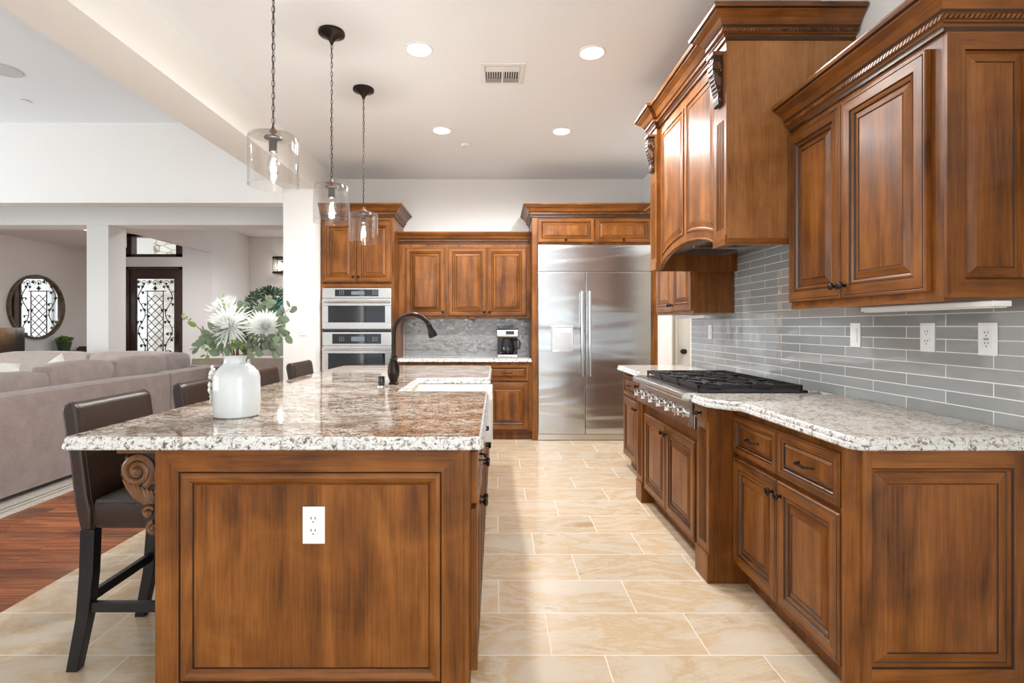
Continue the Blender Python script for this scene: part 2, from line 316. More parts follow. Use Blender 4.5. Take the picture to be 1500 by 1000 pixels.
# ------------------------------------------------------------------ mesh building
class MB:
    def __init__(s): s.bm = bmesh.new()
    def face(s, vs, mi=0, smooth=False):
        try: f = s.bm.faces.new(vs)
        except ValueError: return None
        f.material_index = mi; f.smooth = smooth; return f
    def loft(s, rings, caps=(True, True), mi=0, smooth=False, closed=True, mis=None):
        vr = [[s.bm.verts.new(p) for p in r] for r in rings]
        n = len(vr[0])
        for i in range(len(vr)-1):
            for j in range(n if closed else n-1):
                k = (j+1) % n
                m = mi
                if mis is not None: m = mis(i, j) if callable(mis) else mis[i]
                s.face([vr[i][j], vr[i][k], vr[i+1][k], vr[i+1][j]], m, smooth)
        if caps[0]: s.face(vr[0][::-1], mi if not isinstance(mis, list) else mis[0], False)
        if caps[1]: s.face(vr[-1], mi if not isinstance(mis, list) else mis[-1], False)
        return s
    def box(s, x0, x1, y0, y1, z0, z1, mi=0, bev=0.0):
        if x0 > x1: x0, x1 = x1, x0
        if y0 > y1: y0, y1 = y1, y0
        if z0 > z1: z0, z1 = z1, z0
        t = bmesh.new()
        bmesh.ops.create_cube(t, size=1.0)
        for v in t.verts: v.co = Vector(((x0+x1)/2+v.co.x*(x1-x0), (y0+y1)/2+v.co.y*(y1-y0), (z0+z1)/2+v.co.z*(z1-z0)))
        if bev: bmesh.ops.bevel(t, geom=t.edges[:], offset=bev, segments=2, profile=0.6, affect='EDGES')
        s.merge(t, mi); return s
    def merge(s, t, mi=0, M=None, smooth=None):
        mp = {}
        for v in t.verts: mp[v] = s.bm.verts.new(M @ v.co if M else v.co)
        for f in t.faces:
            s.face([mp[v] for v in f.verts], mi, f.smooth if smooth is None else smooth)
        t.free(); return s
    def lathe(s, prof, c=(0, 0, 0), axis='z', n=24, mi=0, caps=(True, True), smooth=True, ph=0.0):
        rings = []
        for r, h in prof:
            ring = []
            for k in range(n):
                a = 2*pi*k/n+ph; x, y = r*cos(a), r*sin(a)
                p = {'z': (x, y, h), 'y': (x, h, -y), 'x': (h, x, y), '-x': (-h, -x, y), '-y': (x, -h, y)}[axis]
                ring.append((p[0]+c[0], p[1]+c[1], p[2]+c[2]))
            rings.append(ring)
        return s.loft(rings, caps, mi, smooth)
    def tube(s, pts, r, n=8, mi=0, smooth=True, caps=(True, True), closed=False, flat=1.0):
        P = [Vector(p) for p in pts]; m = len(P)
        rad = r if isinstance(r, (list, tuple)) else [r]*m
        T = []
        for i in range(m):
            if closed: t = P[(i+1) % m]-P[i-1]
            else: t = P[min(i+1, m-1)]-P[max(i-1, 0)]
            T.append(t.normalized() if t.length > 1e-9 else Vector((0, 0, 1)))
        up = Vector((0, 0, 1)) if abs(T[0].z) < 0.9 else Vector((0, 1, 0))
        nrm = (up - T[0]*up.dot(T[0])).normalized(); rings = []
        for i in range(m):
            nrm = (nrm - T[i]*nrm.dot(T[i]))
            nrm = nrm.normalized() if nrm.length > 1e-6 else T[i].orthogonal().normalized()
            bi = T[i].cross(nrm)
            rings.append([P[i]+(nrm*cos(2*pi*k/n)+bi*sin(2*pi*k/n)*flat)*rad[i] for k in range(n)])
        if closed: rings.append(rings[0]); caps = (False, False)
        return s.loft(rings, caps, mi, smooth)
    def ball(s, c, r, sc=(1, 1, 1), mi=0, sub=2, M=None):
        t = bmesh.new(); bmesh.ops.create_icosphere(t, subdivisions=sub, radius=r)
        mm = Matrix.Translation(Vector(c)) @ (M if M else Matrix.Identity(4)) @ Matrix.Diagonal((*sc, 1))
        s.merge(t, mi, mm, True); return s
    def prism(s, poly, a, b, axis='y', mi=0, smooth=False):
        """poly in the two remaining axes, extruded a..b"""
        def P(u, v, h): return {'y': (u, h, v), 'x': (h, u, v), 'z': (u, v, h)}[axis]
        return s.loft([[P(u, v, a) for u, v in poly], [P(u, v, b) for u, v in poly]], (True, True), mi, smooth)
    def build(s, name, mats, parent=None, bevel=0.0, sub=0, loc=None, auto=False, weld=False):
        if weld: bmesh.ops.remove_doubles(s.bm, verts=s.bm.verts[:], dist=1e-5)
        bmesh.ops.recalc_face_normals(s.bm, faces=s.bm.faces[:])
        for e in s.bm.edges:
            if len(e.link_faces) == 2 and e.calc_face_angle(0) > R(38): e.smooth = False
        me = bpy.data.meshes.new(name); s.bm.to_mesh(me); s.bm.free()
        for m in (mats if isinstance(mats, (list, tuple)) else [mats]): me.materials.append(m)
        o = bpy.data.objects.new(name, me); C.objects.link(o)
        if parent: o.parent = parent
        if loc: o.location = loc
        if bevel:
            b = o.modifiers.new('bevel', 'BEVEL'); b.width = bevel; b.segments = 2; b.limit_method = 'ANGLE'; b.angle_limit = R(40); b.harden_normals = False
        if sub:
            u = o.modifiers.new('sub', 'SUBSURF'); u.levels = sub; u.render_levels = sub
        return o
def inset(poly, d):
    n = len(poly); out = []
    for i in range(n):
        p0, p1, p2 = Vector(poly[i-1]), Vector(poly[i]), Vector(poly[(i+1) % n])
        a = (p1-p0).normalized(); b = (p2-p1).normalized()
        na = Vector((-a.y, a.x)); nb = Vector((-b.y, b.x)); m = na+nb
        k = m.dot(na)
        out.append(tuple(p1+m*(d/k if k > 0.2 else d)))
    return out
def rect(x0, x1, z0, z1): return [(x0, z0), (x1, z0), (x1, z1), (x0, z1)]
DOORP = [(0, 0.0, 0), (0, 0.017, 0), (0.004, 0.021, 0), (0.009, 0.021, 0), (0.0115, 0.0190, 2), (0.0145, 0.021, 0), (0.050, 0.021, 2), (0.055, 0.015, 0), (0.062, 0.019, 0),
         (0.070, 0.014, 2), (0.074, 0.008, 0), (0.078, 0.010, 0), (0.100, 0.0175, 2), (0.1035, 0.0140, 0), (0.107, 0.0165, 0)]
def panel_on(mb, poly, prof, y=0.0, sc=1.0, depth=1.0):
    """nested rings: poly (x,z) counter-clockwise seen from -y; prof (inset, out, material of the strip that follows)"""
    rings = []
    for d, o, _ in prof:
        rings.append([(u, y-o*depth, v) for u, v in inset(poly, d*sc)])
    q = len(poly) == 4
    def mis(i, j):
        m = prof[i][2]
        if m == 2: return 2
        if q: return 1 if j in (0, 2) else 0
        return 0
    mb.loft(rings, (prof[0][1] <= 0.001, False), 0, False, True, mis)
    last = rings[-1]
    mb.face([mb.bm.verts.new(p) for p in last], 0)
def knob(name, parent, x, y, z):
    m = MB(); m.lathe([(0.0095, 0), (0.0095, 0.003), (0.005, 0.006), (0.005, 0.014), (0.013, 0.018), (0.0165, 0.024), (0.014, 0.030), (0.006, 0.033)], (x, y, z), '-y', 14)
    return m.build(name, BRONZE, parent)
def pull(parent, x, y, z, w=0.09):
    m = MB()
    pts = [(x-w/2, y, z), (x-w/2, y-0.014, z), (x-w/2+0.01, y-0.026, z), (x-w*0.25, y-0.030, z), (x, y-0.032, z), (x+w*0.25, y-0.030, z), (x+w/2-0.01, y-0.026, z), (x+w/2, y-0.014, z), (x+w/2, y, z)]
    m.tube(pts, 0.0042, 8)
    for k in range(7):
        xx = x-w*0.3+k*w*0.1; m.ball((xx, y-0.0305, z), 0.0062, (0.75, 1, 1), sub=1)
    for sx in (-1, 1): m.lathe([(0.009, 0), (0.009, 0.003), (0.004, 0.006)], (x+sx*w/2, y, z), '-y', 12)
    return m.build('handle', BRONZE, parent)

def setp(o, label=None, cat=None, group=None, kind=None):
    if label: o['label'] = label
    if cat: o['category'] = cat
    if group: o['group'] = group
    if kind: o['kind'] = kind
    return o
def thing(name, label, cat, loc=(0, 0, 0), rz=0.0, group=None):
    o = bpy.data.objects.new(name, None); C.objects.link(o); o.location = loc; o.rotation_euler = (0, 0, rz)
    o.empty_display_size = 0.1
    return setp(o, label, cat, group)
def structure(name, mb, mat, label=None, **kw):
    o = mb.build(name, mat, **kw); return setp(o, label, None, None, 'structure')
def copy_tree(o, parent=None):
    c = o.copy(); C.objects.link(c); c.parent = parent
    for ch in [x for x in bpy.data.objects if x.parent == o]:
        copy_tree(ch, c)
    return c
def door(parent, x0, x1, z0, z1, knobx=None, knobz=None, y=-0.001, sc=None, name='door', handle=False):
    m = MB(); wdt = min(x1-x0, z1-z0); s = min(1.0, wdt/0.30) if sc is None else sc
    panel_on(m, rect(x0, x1, z0, z1), DOORP, y, s)
    d = m.build(name, WOOD, parent)
    if knobx is not None: knob('knob', d, knobx, y-0.0195, knobz)
    if handle: pull(d, (x0+x1)/2, y-0.0125, (z0+z1)/2)
    return d
def drawer(parent, x0, x1, z0, z1, y=-0.001, handle=True):
    return door(parent, x0, x1, z0, z1, y=y, sc=0.55, name='drawer', handle=handle)

CROWN = [(0.0, 0.0), (0.012, 0.0), (0.012, 0.014), (0.020, 0.020), (0.020, 0.026), (0.028, 0.030), (0.028, 0.048), (0.034, 0.052), (0.040, 0.060), (0.056, 0.086), (0.078, 0.104), (0.084, 0.108), (0.084, 0.114), (0.096, 0.118), (0.100, 0.130), (0.100, 0.138), (0.0, 0.138)]
def crown(parent, path, z, scale=1.0, hs=1.0, caps=True):
    """path: 2D points with the outside on the right-hand side of travel; sweeps a mitred crown profile, with a rope band"""
    P = [Vector(p) for p in path]; n = len(P); rings = []; offs = []
    for i in range(n):
        d0 = (P[i]-P[i-1]).normalized() if i > 0 else None
        d1 = (P[i+1]-P[i]).normalized() if i < n-1 else None
        if d0 is None: d0 = d1
        if d1 is None: d1 = d0
        n0 = Vector((d0.y, -d0.x)); n1 = Vector((d1.y, -d1.x)); m = n0+n1; m = m/m.dot(n0)
        offs.append(m)
        rings.append([(P[i].x+m.x*o*scale, P[i].y+m.y*o*scale, z+h*hs) for o, h in CROWN])
    mb = MB()
    dark = {1, 3, 5, 7, 12}
    def mis(i, j):
        if j in dark: return 2
        d = (P[i+1]-P[i]); return 3 if abs(d.y) > abs(d.x) else 1
    mb.loft(rings, (True, True), 0, False, True, mis)
    c = mb.build('crown_moulding', WOOD, parent)
    r = MB()
    for i in range(n-1):
        a = P[i]+offs[i]*0.030*scale; b = P[i+1]+offs[i+1]*0.030*scale
        Ln = (b-a).length; k = max(2, int(Ln/0.016)); t = (b-a).normalized()
        for q in range(k):
            p = a+t*(Ln*(q+0.5)/k)
            s_ = Ln/k*0.62
            nn = Vector((t.y, -t.x))*0.004
            z0, z1 = z+0.031*hs, z+0.047*hs
            c4 = [(p-t*s_, z0), (p+t*s_*0.05, z0), (p+t*s_, z1), (p-t*s_*0.05, z1)]
            r.loft([[(u.x-nn.x, u.y-nn.y, v) for u, v in c4], [(u.x+nn.x, u.y+nn.y, v) for u, v in c4]])
    r.build('rope_trim', WOOD, c)
    return c
def corbel_mesh(out, h, wd):
    """side profile in (-x out, z), extruded along y 0..wd; volutes and leaves on both cheeks. back at x=0, top at z=0"""
    m = MB()
    m.box(-out*1.02, 0, -0.006, wd+0.006, -h*0.07, 0, bev=0.003)
    # body outline
    P = [(0, -h*0.07), (-out*0.55, -h*0.07), (-out*0.86, -h*0.13), (-out*0.98, -h*0.25), (-out*0.93, -h*0.38), (-out*0.78, -h*0.50), (-out*0.66, -h*0.60), (-out*0.53, -h*0.70),
         (-out*0.42, -h*0.79), (-out*0.45, -h*0.88), (-out*0.38, -h*0.97), (-out*0.15, -h*1.0), (0, -h*0.97)]
    m.prism(P, 0.004, wd-0.004, 'y', mi=1)
    def spiral(cx, cz, r0, turns, tr, side, a0=0.0, hand=1):
        y = 0.0 if side < 0 else wd
        pts = []; rad = []; K = int(turns*16)
        for k in range(K+1):
            f = k/K; a = a0+hand*f*turns*2*pi; rr = r0*(1-f*0.86)
            pts.append((cx+rr*cos(a), y, cz+rr*sin(a))); rad.append(tr*(1-0.45*f))
        m.tube(pts, rad, 7)
        m.ball((cx, y, cz), tr*1.4, sub=1)
    for side in (-1, 1):
        spiral(-out*0.58, -h*0.27, out*0.37, 2.2, out*0.085, side, R(-60), 1)
        spiral(-out*0.22, -h*0.90, out*0.15, 1.4, out*0.055, side, R(90), 1)
        spiral(-out*0.34, -h*0.73, out*0.14, 1.2, out*0.045, side, R(30), 1)
        y = 0.0 if side < 0 else wd
        for k in range(7):          # acanthus fan under the volute
            f = k/6
            a = (-out*(0.90-0.62*f), -h*(0.36+0.12*f)); b = (-out*(0.42-0.22*f), -h*(0.64-0.02*f))
            pts = [(a[0]*(1-t)+b[0]*t, y, a[1]*(1-t)+b[1]*t-0.02*h*sin(pi*t)) for t in (0, .25, .5, .75, 1)]
            m.tube(pts, [out*0.025, out*0.060, out*0.065, out*0.045, out*0.02], 6)
        for k in range(6):          # leaf beside the back
            a = R(60+k*28); c0 = (-out*0.14, -h*0.36)
            pts = [(c0[0]+cos(a)*out*0.13*t, y, c0[1]+sin(a)*out*0.30*t) for t in (0, .4, .8, 1)]
            m.tube(pts, [out*0.04, out*0.075, out*0.05, out*0.012], 6)
        for k in range(4): m.ball((-out*0.16, y, -h*(0.50+0.055*k)), out*(0.075-0.01*k), (1, 0.5, 1), sub=1)
    for k in range(9):              # leaf ribs rolling over the front
        f = k/8; i = 2+f*6.0; i0 = int(i); t = i-i0; q = (P[i0][0]*(1-t)+P[min(i0+1, 12)][0]*t, P[i0][1]*(1-t)+P[min(i0+1, 12)][1]*t)
        m.tube([(q[0], wd*0.08, q[1]), (q[0]-out*0.05, wd*0.3, q[1]), (q[0]-out*0.07, wd*0.5, q[1]), (q[0]-out*0.05, wd*0.7, q[1]), (q[0], wd*0.92, q[1])], [out*0.03, out*0.05, out*0.06, out*0.05, out*0.03], 6)
    return m
def outlet(label, loc, rz, kind, group='outlets and switches on the walls'):
    t = thing('wall_outlet' if kind != 'switch' else 'light_switch', label, 'outlet' if kind != 'switch' else 'switch', loc, rz, group)
    m = MB(); m.box(-0.036, 0.036, -0.006, 0, -0.06, 0.06, bev=0.002); m.build('cover_plate', WHITE, t)
    if kind == 'switch':
        m = MB(); m.box(-0.017, 0.017, -0.0105, -0.0062, -0.034, 0.034, bev=0.0015); m.build('rocker', WHITE, t)
    else:
        m = MB()
        if kind == 'duplex':
            for s in (-1, 1): m.lathe([(0.017, 0.0062), (0.017, 0.0085), (0.016, 0.009)], (0, 0, s*0.0195), '-y', 20)
        else: m.box(-0.017, 0.017, -0.009, -0.0062, -0.034, 0.034, bev=0.0012)
        m.build('receptacle', WHITE, t)
        for s in (-1, 1):
            m = MB()
            for sx in (-1, 1): m.box(sx*0.0065-0.0012, sx*0.0065+0.0012, -0.0096, -0.0088, s*0.0195+0.001, s*0.0195+0.009)
            m.lathe([(0.0024, 0.0088), (0.0024, 0.0096)], (0, 0, s*0.0195-0.007), '-y', 8)
            m.build('socket_slots', SLOT, t)
        if kind == 'gfci':
            m = MB(); m.box(-0.010, 0.010, -0.0105, -0.0092, -0.004, 0.004, bev=0.001); m.build('test_button', plain('grey_blue', (0.25, 0.35, 0.45), 0.4), t)
    return t

# ================================================================== SETTING
XR, YB, ZC = 1.80, 6.42, 3.08
ZL = 3.48      # living and dining ceiling
m = MB(); m.box(-2.2, XR+2.2, -3.1, 6.7, -0.1, 0); structure('floor', m, FLOORT, 'cream travertine tile floor of the kitchen')
m = MB(); m.box(-8.8, -2.2, -3.1, 6.7, -0.1, 0.0); m.box(-8.8, 3.0, 6.7, 13.1, -0.1, 0.0); structure('floor.001', m, PLANK, 'reddish hardwood plank floor of the living room')
m = MB(); m.box(-1.96, 4.0, -3.1, 6.7, ZC, ZC+0.5); structure('ceiling', m, CEIL, 'white kitchen ceiling')
m = MB(); m.box(-8.8, -2.31, -3.1, 5.66, ZL, ZL+0.1); m.box(-8.8, 3.0, 5.86, 13.1, ZL, ZL+0.1); structure('ceiling.001', m, CEIL, 'higher white ceiling over the living and dining rooms')
m = MB(); m.box(-8.6, -6.85, 7.35, 9.6, 2.87, ZL-0.001); m.box(-8.6, -7.5, 9.6, 10.6, 2.87, ZL-0.001); structure('ceiling.002', m, CEIL, 'dropped soffit above the mirror wall')
m = MB(); m.box(-2.31, -1.96, -3.1, 6.6, 2.76, ZL+0.1); structure('trim_1', m, WALL, 'long white boxed beam between kitchen and living room')
m = MB(); m.box(-8.8, -2.312, 5.66, 5.86, 2.61, ZL+0.1); structure('trim_2', m, WALL, 'wide white header across the living room')
m = MB(); m.box(-8.6, -2.0, 7.0, 7.35, 2.63, ZL-0.001); structure('trim_3', m, WALL, 'second white header beyond the sofas')
m = MB(); m.box(-5.49, -5.20, 7.0, 7.33, 0, 2.629); structure('trim_4', m, WALL, 'square white column left of the front door')
m = MB(); m.box(-2.31, -1.96, 5.66, YB, 0, 2.759); structure('trim_5', m, WALL, 'white wall end beside the oven tower')
m = MB(); m.box(-6.2, -6.1, 7.35, 11.2, 2.85, ZL-0.001); structure('trim_6', m, WALL, 'header over the foyer opening')
# back wall of the kitchen, with the hallway bay on its right
m = MB(); m.box(-2.31, XR+0.0, YB, YB+0.15, 0, ZC); structure('wall_back', m, WALL, 'white wall above the back cabinets')
m = MB(); m.box(-1.13, 0.41, YB-0.008, YB-0.0005, 0.915, 1.37); structure('wall_back.001', m, WTILE_B, 'glossy grey glass tile behind the coffee maker')
m = MB(); m.box(XR, XR+0.15, -3.1, -2.8, 0, ZC); m.box(XR, XR+0.15, -2.8, -0.4, 0, 0.35); m.box(XR, XR+0.15, -2.8, -0.4, 2.45, ZC); m.box(XR, XR+0.15, -0.4, 4.83, 0, ZC); m.box(XR, XR+0.15, 4.83, 5.80, 2.15, ZC); m.box(XR, XR+0.15, 5.80, YB+0.15, 0, ZC)
structure('wall_right', m, WALL, 'right kitchen wall')
m = MB(); m.box(XR-0.008, XR-0.0005, 0.7, 4.80, 0.915, 1.80); structure('wall_right.001', m, WTILE_R, 'grey glass subway tile backsplash on the right wall')
m = MB(); m.box(XR-0.002, XR+0.155, 4.80, 4.84, 0, 2.15, bev=0.002); structure('trim_7', m, TRIMP, 'white jamb at the end of the tiled wall')
m = MB(); m.box(XR+0.15, 4.0, 6.42, 6.57, 0, ZC); m.box(4.0, 4.1, 3.9, 6.6, 0, ZC); m.box(XR+0.15, 4.0, 3.9, 4.0, 0, ZC); structure('wall_hall', m, TRIMP, 'cream wall of the side hallway')
# wall behind the camera with three glazed openings
m = MB()
ops = [(-7.5, -4.9), (-3.75, -1.45), (-0.8, 1.5)]
xs = [-8.8]
for a, b in ops: xs += [a, b]
xs += [XR+0.15]
for i in range(0, len(xs), 2): m.box(xs[i], xs[i+1], -3.25, -3.1, 0, ZL+0.1)
for a, b in ops: m.box(a, b, -3.25, -3.1, 2.45, ZL+0.1); m.box(a, b, -3.25, -3.1, 0, 0.2)
structure('wall_front', m, WALL, 'wall behind the camera')
for i, (a, b) in enumerate(ops):
    m = MB()
    for x in (a, (a+b)/2-0.03, b-0.06): m.box(x, x+0.06, -3.21, -3.13, 0.2, 2.45)
    for z in (0.2, 2.39, 1.7): m.box(a, b, -3.20, -3.14, z, z+0.06)
    structure('window_%d' % (i+2), m, ESPRESSO, 'dark framed window behind the camera')
m = MB()
for y in (-2.8, -1.63, -0.46): m.box(XR+0.04, XR+0.10, y, y+0.06, 0.35, 2.45)
for z in (0.35, 2.39): m.box(XR+0.04, XR+0.10, -2.8, -0.4, z, z+0.06)
structure('window_5', m, ESPRESSO, 'dark framed window on the right wall behind the camera')
# left (living room) wall with window opening, mirror wall
m = MB(); m.box(-8.8, -8.6, -3.1, -0.5, 0, ZL); m.box(-8.8, -8.6, 4.5, 13.1, 0, ZL); m.box(-8.8, -8.6, -0.5, 4.5, 0, 0.35); m.box(-8.8, -8.6, -0.5, 4.5, 2.55, ZL)
structure('wall_left', m, WALL, 'long left wall with the round mirror')
# entry wall with door and transom holes: X -7.94..-6.73
DX0, DX1, DY = -7.94, -6.73, 11.2
m = MB()
m.box(-8.6, DX0, DY, DY+0.2, 0, ZL); m.box(DX1, -6.1, DY, DY+0.2, 0, ZL); m.box(DX0, DX1, DY, DY+0.2, 2.55, 2.76); m.box(DX0, DX1, DY, DY+0.2, 3.25, ZL)
structure('wall_entry', m, WALL, 'entry wall around the front door')
m = MB(); m.box(-6.2, -6.1, DY+0.2, 13.0, 0, ZL); m.box(-6.2, -6.1, 10.9, 11.2, 0, 2.85) if False else None
m.box(-6.2, -2.0-1.8, 12.9, 13.1, 0, ZL); m.box(-3.8, 3.0, 12.9, 13.1, 0, 0.6); m.box(-3.8, 3.0, 12.9, 13.1, 2.7, ZL); m.box(-1.5, 3.0, 12.9, 13.1, 0.6, 2.7)
structure('wall_dining', m, WALL, 'far dining room wall')
m = MB(); m.box(3.0, 3.1, 6.57, 13.1, 0, ZL); m.box(XR+0.15, 3.0, 6.57, 6.7, 0, ZL); m.box(-2.0, XR+0.15, 6.57, 6.7, 0, ZL); structure('wall_side', m, WALL, 'side wall of the dining room')
# outside: ground and stone wall of the porch
m = MB(); m.box(-14, 8, -12, -3.3, -0.25, -0.12); m.box(-14, -6.25, 11.45, 16, -0.25, -0.12)
structure('ground', m, plain('paving', (0.55, 0.52, 0.47), 0.8, nscale=4), 'pale paving outside')
m = MB(); m.box(-12, -6.3, 13.6, 14.0, -0.2, 5.0); structure('wall_porch', m, STONE, 'cream stone wall seen through the transom')

# front door
d1 = thing('door_1', 'dark wooden front door with a wrought iron vine and lattice grille', None, ((DX0+DX1)/2, DY, 0)); d1['kind'] = 'structure'
hw = (DX1-DX0)/2
m = MB()
for s in (-1, 1): m.box(s*hw, s*(hw-0.07), -0.02, 0.14, 0, 2.55)
m.box(-hw, hw, -0.02, 0.14, 2.48, 2.55); m.build('door_frame', ESPRESSO, d1, 0.004)
gx, gz0, gz1 = 0.415, 0.25, 2.30
m = MB()
for s in (-1, 1): m.box(s*(hw-0.072), s*gx, 0.02, 0.09, 0.01, 2.478)
m.box(-gx, gx, 0.02, 0.09, gz1, 2.478); m.box(-gx, gx, 0.02, 0.09, 0.01, gz0); m.build('door_leaf', ESPRESSO, d1, 0.004)
m = MB(); m.box(-gx, gx, 0.060, 0.068, gz0, gz1); m.build('glass', FROST, d1)
m = MB()
def bar(a, b, r=0.010): m.tube([(a[0], 0.035, a[1]), (b[0], 0.035, b[1])], r, 5, smooth=False)
bar((-gx, gz0), (-gx, gz1)); bar((gx, gz0), (gx, gz1)); bar((-gx, gz1), (gx, gz1)); bar((-gx, gz0), (gx, gz0))
ix, iz = 0.17, gz1-0.27
bar((-ix, gz0), (-ix, iz)); bar((ix, gz0), (ix, iz)); bar((-ix-0.05, iz), (ix+0.05, iz))
k = 0; zz = gz0
while zz < iz-0.2:
    z2 = min(zz+0.34, iz)
    f = (z2-zz)/0.34
    bar((-ix, zz), (-ix+2*ix*f, z2), 0.0075); bar((ix, zz), (ix-2*ix*f, z2), 0.0075)
    bar((-ix, zz+0.17), (0, min(zz+0.34, iz)), 0.0075); bar((ix, zz+0.17), (0, min(zz+0.34, iz)), 0.0075)
    bar((0, zz), (-ix, zz+0.17), 0.0075); bar((0, zz), (ix, zz+0.17), 0.0075)
    zz += 0.34
def leaf(x, z, s=0.035, a=0.0):
    pts = [(0, -1), (0.5, -0.3), (1, 0.1), (0.45, 0.3), (0, 1), (-0.45, 0.3), (-1, 0.1), (-0.5, -0.3)]
    q = [((u*cos(a)-v*sin(a))*s+x, (u*sin(a)+v*cos(a))*s+z) for u, v in pts]
    m.prism(q, 0.026, 0.036, 'y')
rl = random.Random(3)
for s in (-1, 1):
    pts = [(s*(0.29+0.075*sin(t*0.55)), 0.035, gz0+0.02+t*(gz1-gz0-0.15)/30) for t in range(31)]
    m.tube(pts, 0.009, 5)
    for t in range(1, 30, 2):
        x, z = pts[t][0], pts[t][2]; sd = 1 if (t//2) % 2 else -1
        hk = [(x+sd*0.07*(1-cos(a))*0.8*(1-0.3*a/4), 0.035, z+0.055*sin(a)*(1-0.15*a)) for a in [0, .6, 1.2, 1.9, 2.6, 3.3, 4.0]]
        m.tube(hk, 0.0075, 4)
        leaf(hk[4][0], hk[4][2], 0.026+0.012*rl.random(), rl.uniform(0, 6))
        if t % 4 == 1: leaf(x, z+0.02, 0.040, rl.uniform(-0.6, 0.6))
for t in range(-3, 4):
    x = t*0.12; hk = [(x+0.05*cos(a), 0.035, gz1-0.09+0.05*sin(a)) for a in [0, .8, 1.6, 2.4, 3.2, 4.0]]
    m.tube(hk, 0.0075, 4); leaf(x, gz1-0.11+0.03*(t % 2), 0.035, pi)
leaf(0, iz+0.06, 0.055, pi)
m.build('iron_grille', IRON, d1)
for z in (0.4, 1.25, 2.1):
    m = MB(); m.lathe([(0.018, -0.07), (0.018, 0.07)], (-hw-0.01, -0.035, z), 'z', 10); m.box(-hw-0.045, -hw+0.02, -0.032, -0.021, z-0.06, z+0.06); m.build('hinge', IRON, d1)
m = MB(); m.box(hw-0.14, hw-0.09, 0.0, 0.019, 0.9, 1.16, bev=0.003); m.tube([(hw-0.115, 0.0, 1.03), (hw-0.115, -0.05, 1.03), (hw-0.2, -0.05, 1.03)], 0.009, 8); m.build('door_handle', IRON, d1)
# transom
w1 = thing('window_1', 'transom window over the front door', None, ((DX0+DX1)/2, DY, 2.76)); w1['kind'] = 'structure'
m = MB()
for s in (-1, 1): m.box(s*hw, s*(hw-0.13), -0.02, 0.15, 0.001, 0.489)
m.box(-hw, hw, -0.02, 0.15, 0.001, 0.06); m.box(-hw, hw, -0.02, 0.15, 0.43, 0.489); m.build('window_frame', ESPRESSO, w1, 0.003)
m = MB(); m.box(-hw+0.13, hw-0.13, 0.06, 0.068, 0.06, 0.43); m.build('pane', thin_glass('window_glass', 1.0), w1)
# hallway door
d2 = thing('door_2', 'white hallway door with black knob past the tiled wall', None, (2.21, 6.41, 0)); d2['kind'] = 'structure'
m = MB(); panel_on(m, rect(0.02, 0.84, 0.01, 2.05), [(0, -0.005, 0), (0, 0.012, 0), (0.13, 0.012, 0), (0.14, 0.004, 0), (0.16, 0.004, 0), (0.18, 0.010, 0)], 0.0); m.build('door_leaf', OFFWH, d2)
m = MB(); m.box(-0.02, 0.015, -0.02, 0.008, 0, 2.10); m.box(0.845, 0.88, -0.02, 0.008, 0, 2.1); m.box(-0.02, 0.88, -0.02, 0.008, 2.06, 2.10); m.build('door_casing', TRIMP, d2, 0.003)
m = MB(); m.lathe([(0.03, 0), (0.03, 0.005), (0.012, 0.012), (0.012, 0.035), (0.03, 0.045), (0.032, 0.058), (0.02, 0.07)], (0.075, -0.012, 0.965), '-y', 16); m.build('door_knob', IRON, d2)
# baseboards in view
m = MB(); m.box(-2.325, -2.311, 5.66, YB, 0.001, 0.13); m.box(-2.325, -1.975, 5.645, 5.659, 0.001, 0.13); structure('baseboard_left', m, TRIMP, bevel=0.002)

# ================================================================== ISLAND
IX0, IX1, IY0, IY1 = -1.100, -0.085, 1.71, 4.74
isl = thing('kitchen_island', 'large stained wood kitchen island with raised end panel and carved corbel', 'island', (0, 0, 0))
SY0, SY1 = 2.90, 3.66
m = MB()
m.box(IX0, IX1, IY0, SY0-0.02, 0.10, 0.872, 0); m.box(IX0, -0.62, SY0-0.02, SY1+0.02, 0.10, 0.872, 0); m.box(IX0, IX1, SY1+0.02, IY1, 0.10, 0.872, 0)
m.box(-0.62, IX1, SY0-0.02, SY1+0.02, 0.10, 0.60, 0)
m.box(IX0+0.02, IX1-0.07, IY0+0.02, IY1-0.02, 0.001, 0.10, 0)
m.build('cabinet_body', WOOD, isl)
# end panel facing the camera
m = MB()
EP = [(0, 0, 0), (0, 0.020, 0), (0.072, 0.020, 2), (0.0745, 0.016, 2), (0.077, 0.019, 0), (0.082, 0.024, 0), (0.092, 0.026, 0), (0.104, 0.020, 0), (0.112, 0.012, 2), (0.1145, 0.008, 0), (0.118, 0.011, 0)]
panel_on(m, rect(IX0, IX1-0.02, 0.045, 0.872), EP, IY0-0.001)
m.box(IX1-0.0195, IX1-0.004, IY0-0.024, IY0-0.001, 0.001, 0.872, 0)
m.box(IX0-0.004, IX0-0.0005, IY0-0.020, IY0+0.06, 0.001, 0.872, 0)
m.box(IX0-0.004, IX1-0.004, IY0-0.024, IY0-0.0215, 0.001, 0.042, 1)
m.build('end_panel', WOOD, isl)
m = MB(); m.box(IX0-0.019, IX0-0.001, IY0+0.07, IY1, 0.04, 0.872, 0); m.build('back_panel', WOOD, isl)
for yy in (1.735, 3.07, 3.77, 4.60):
    c = corbel_mesh(0.150, 0.30, 0.085).build('corbel', [CARVED, CARVEDD], isl, loc=(IX0-0.0045-(0.0 if yy < 1.75 else 0.016), yy, 0.870))
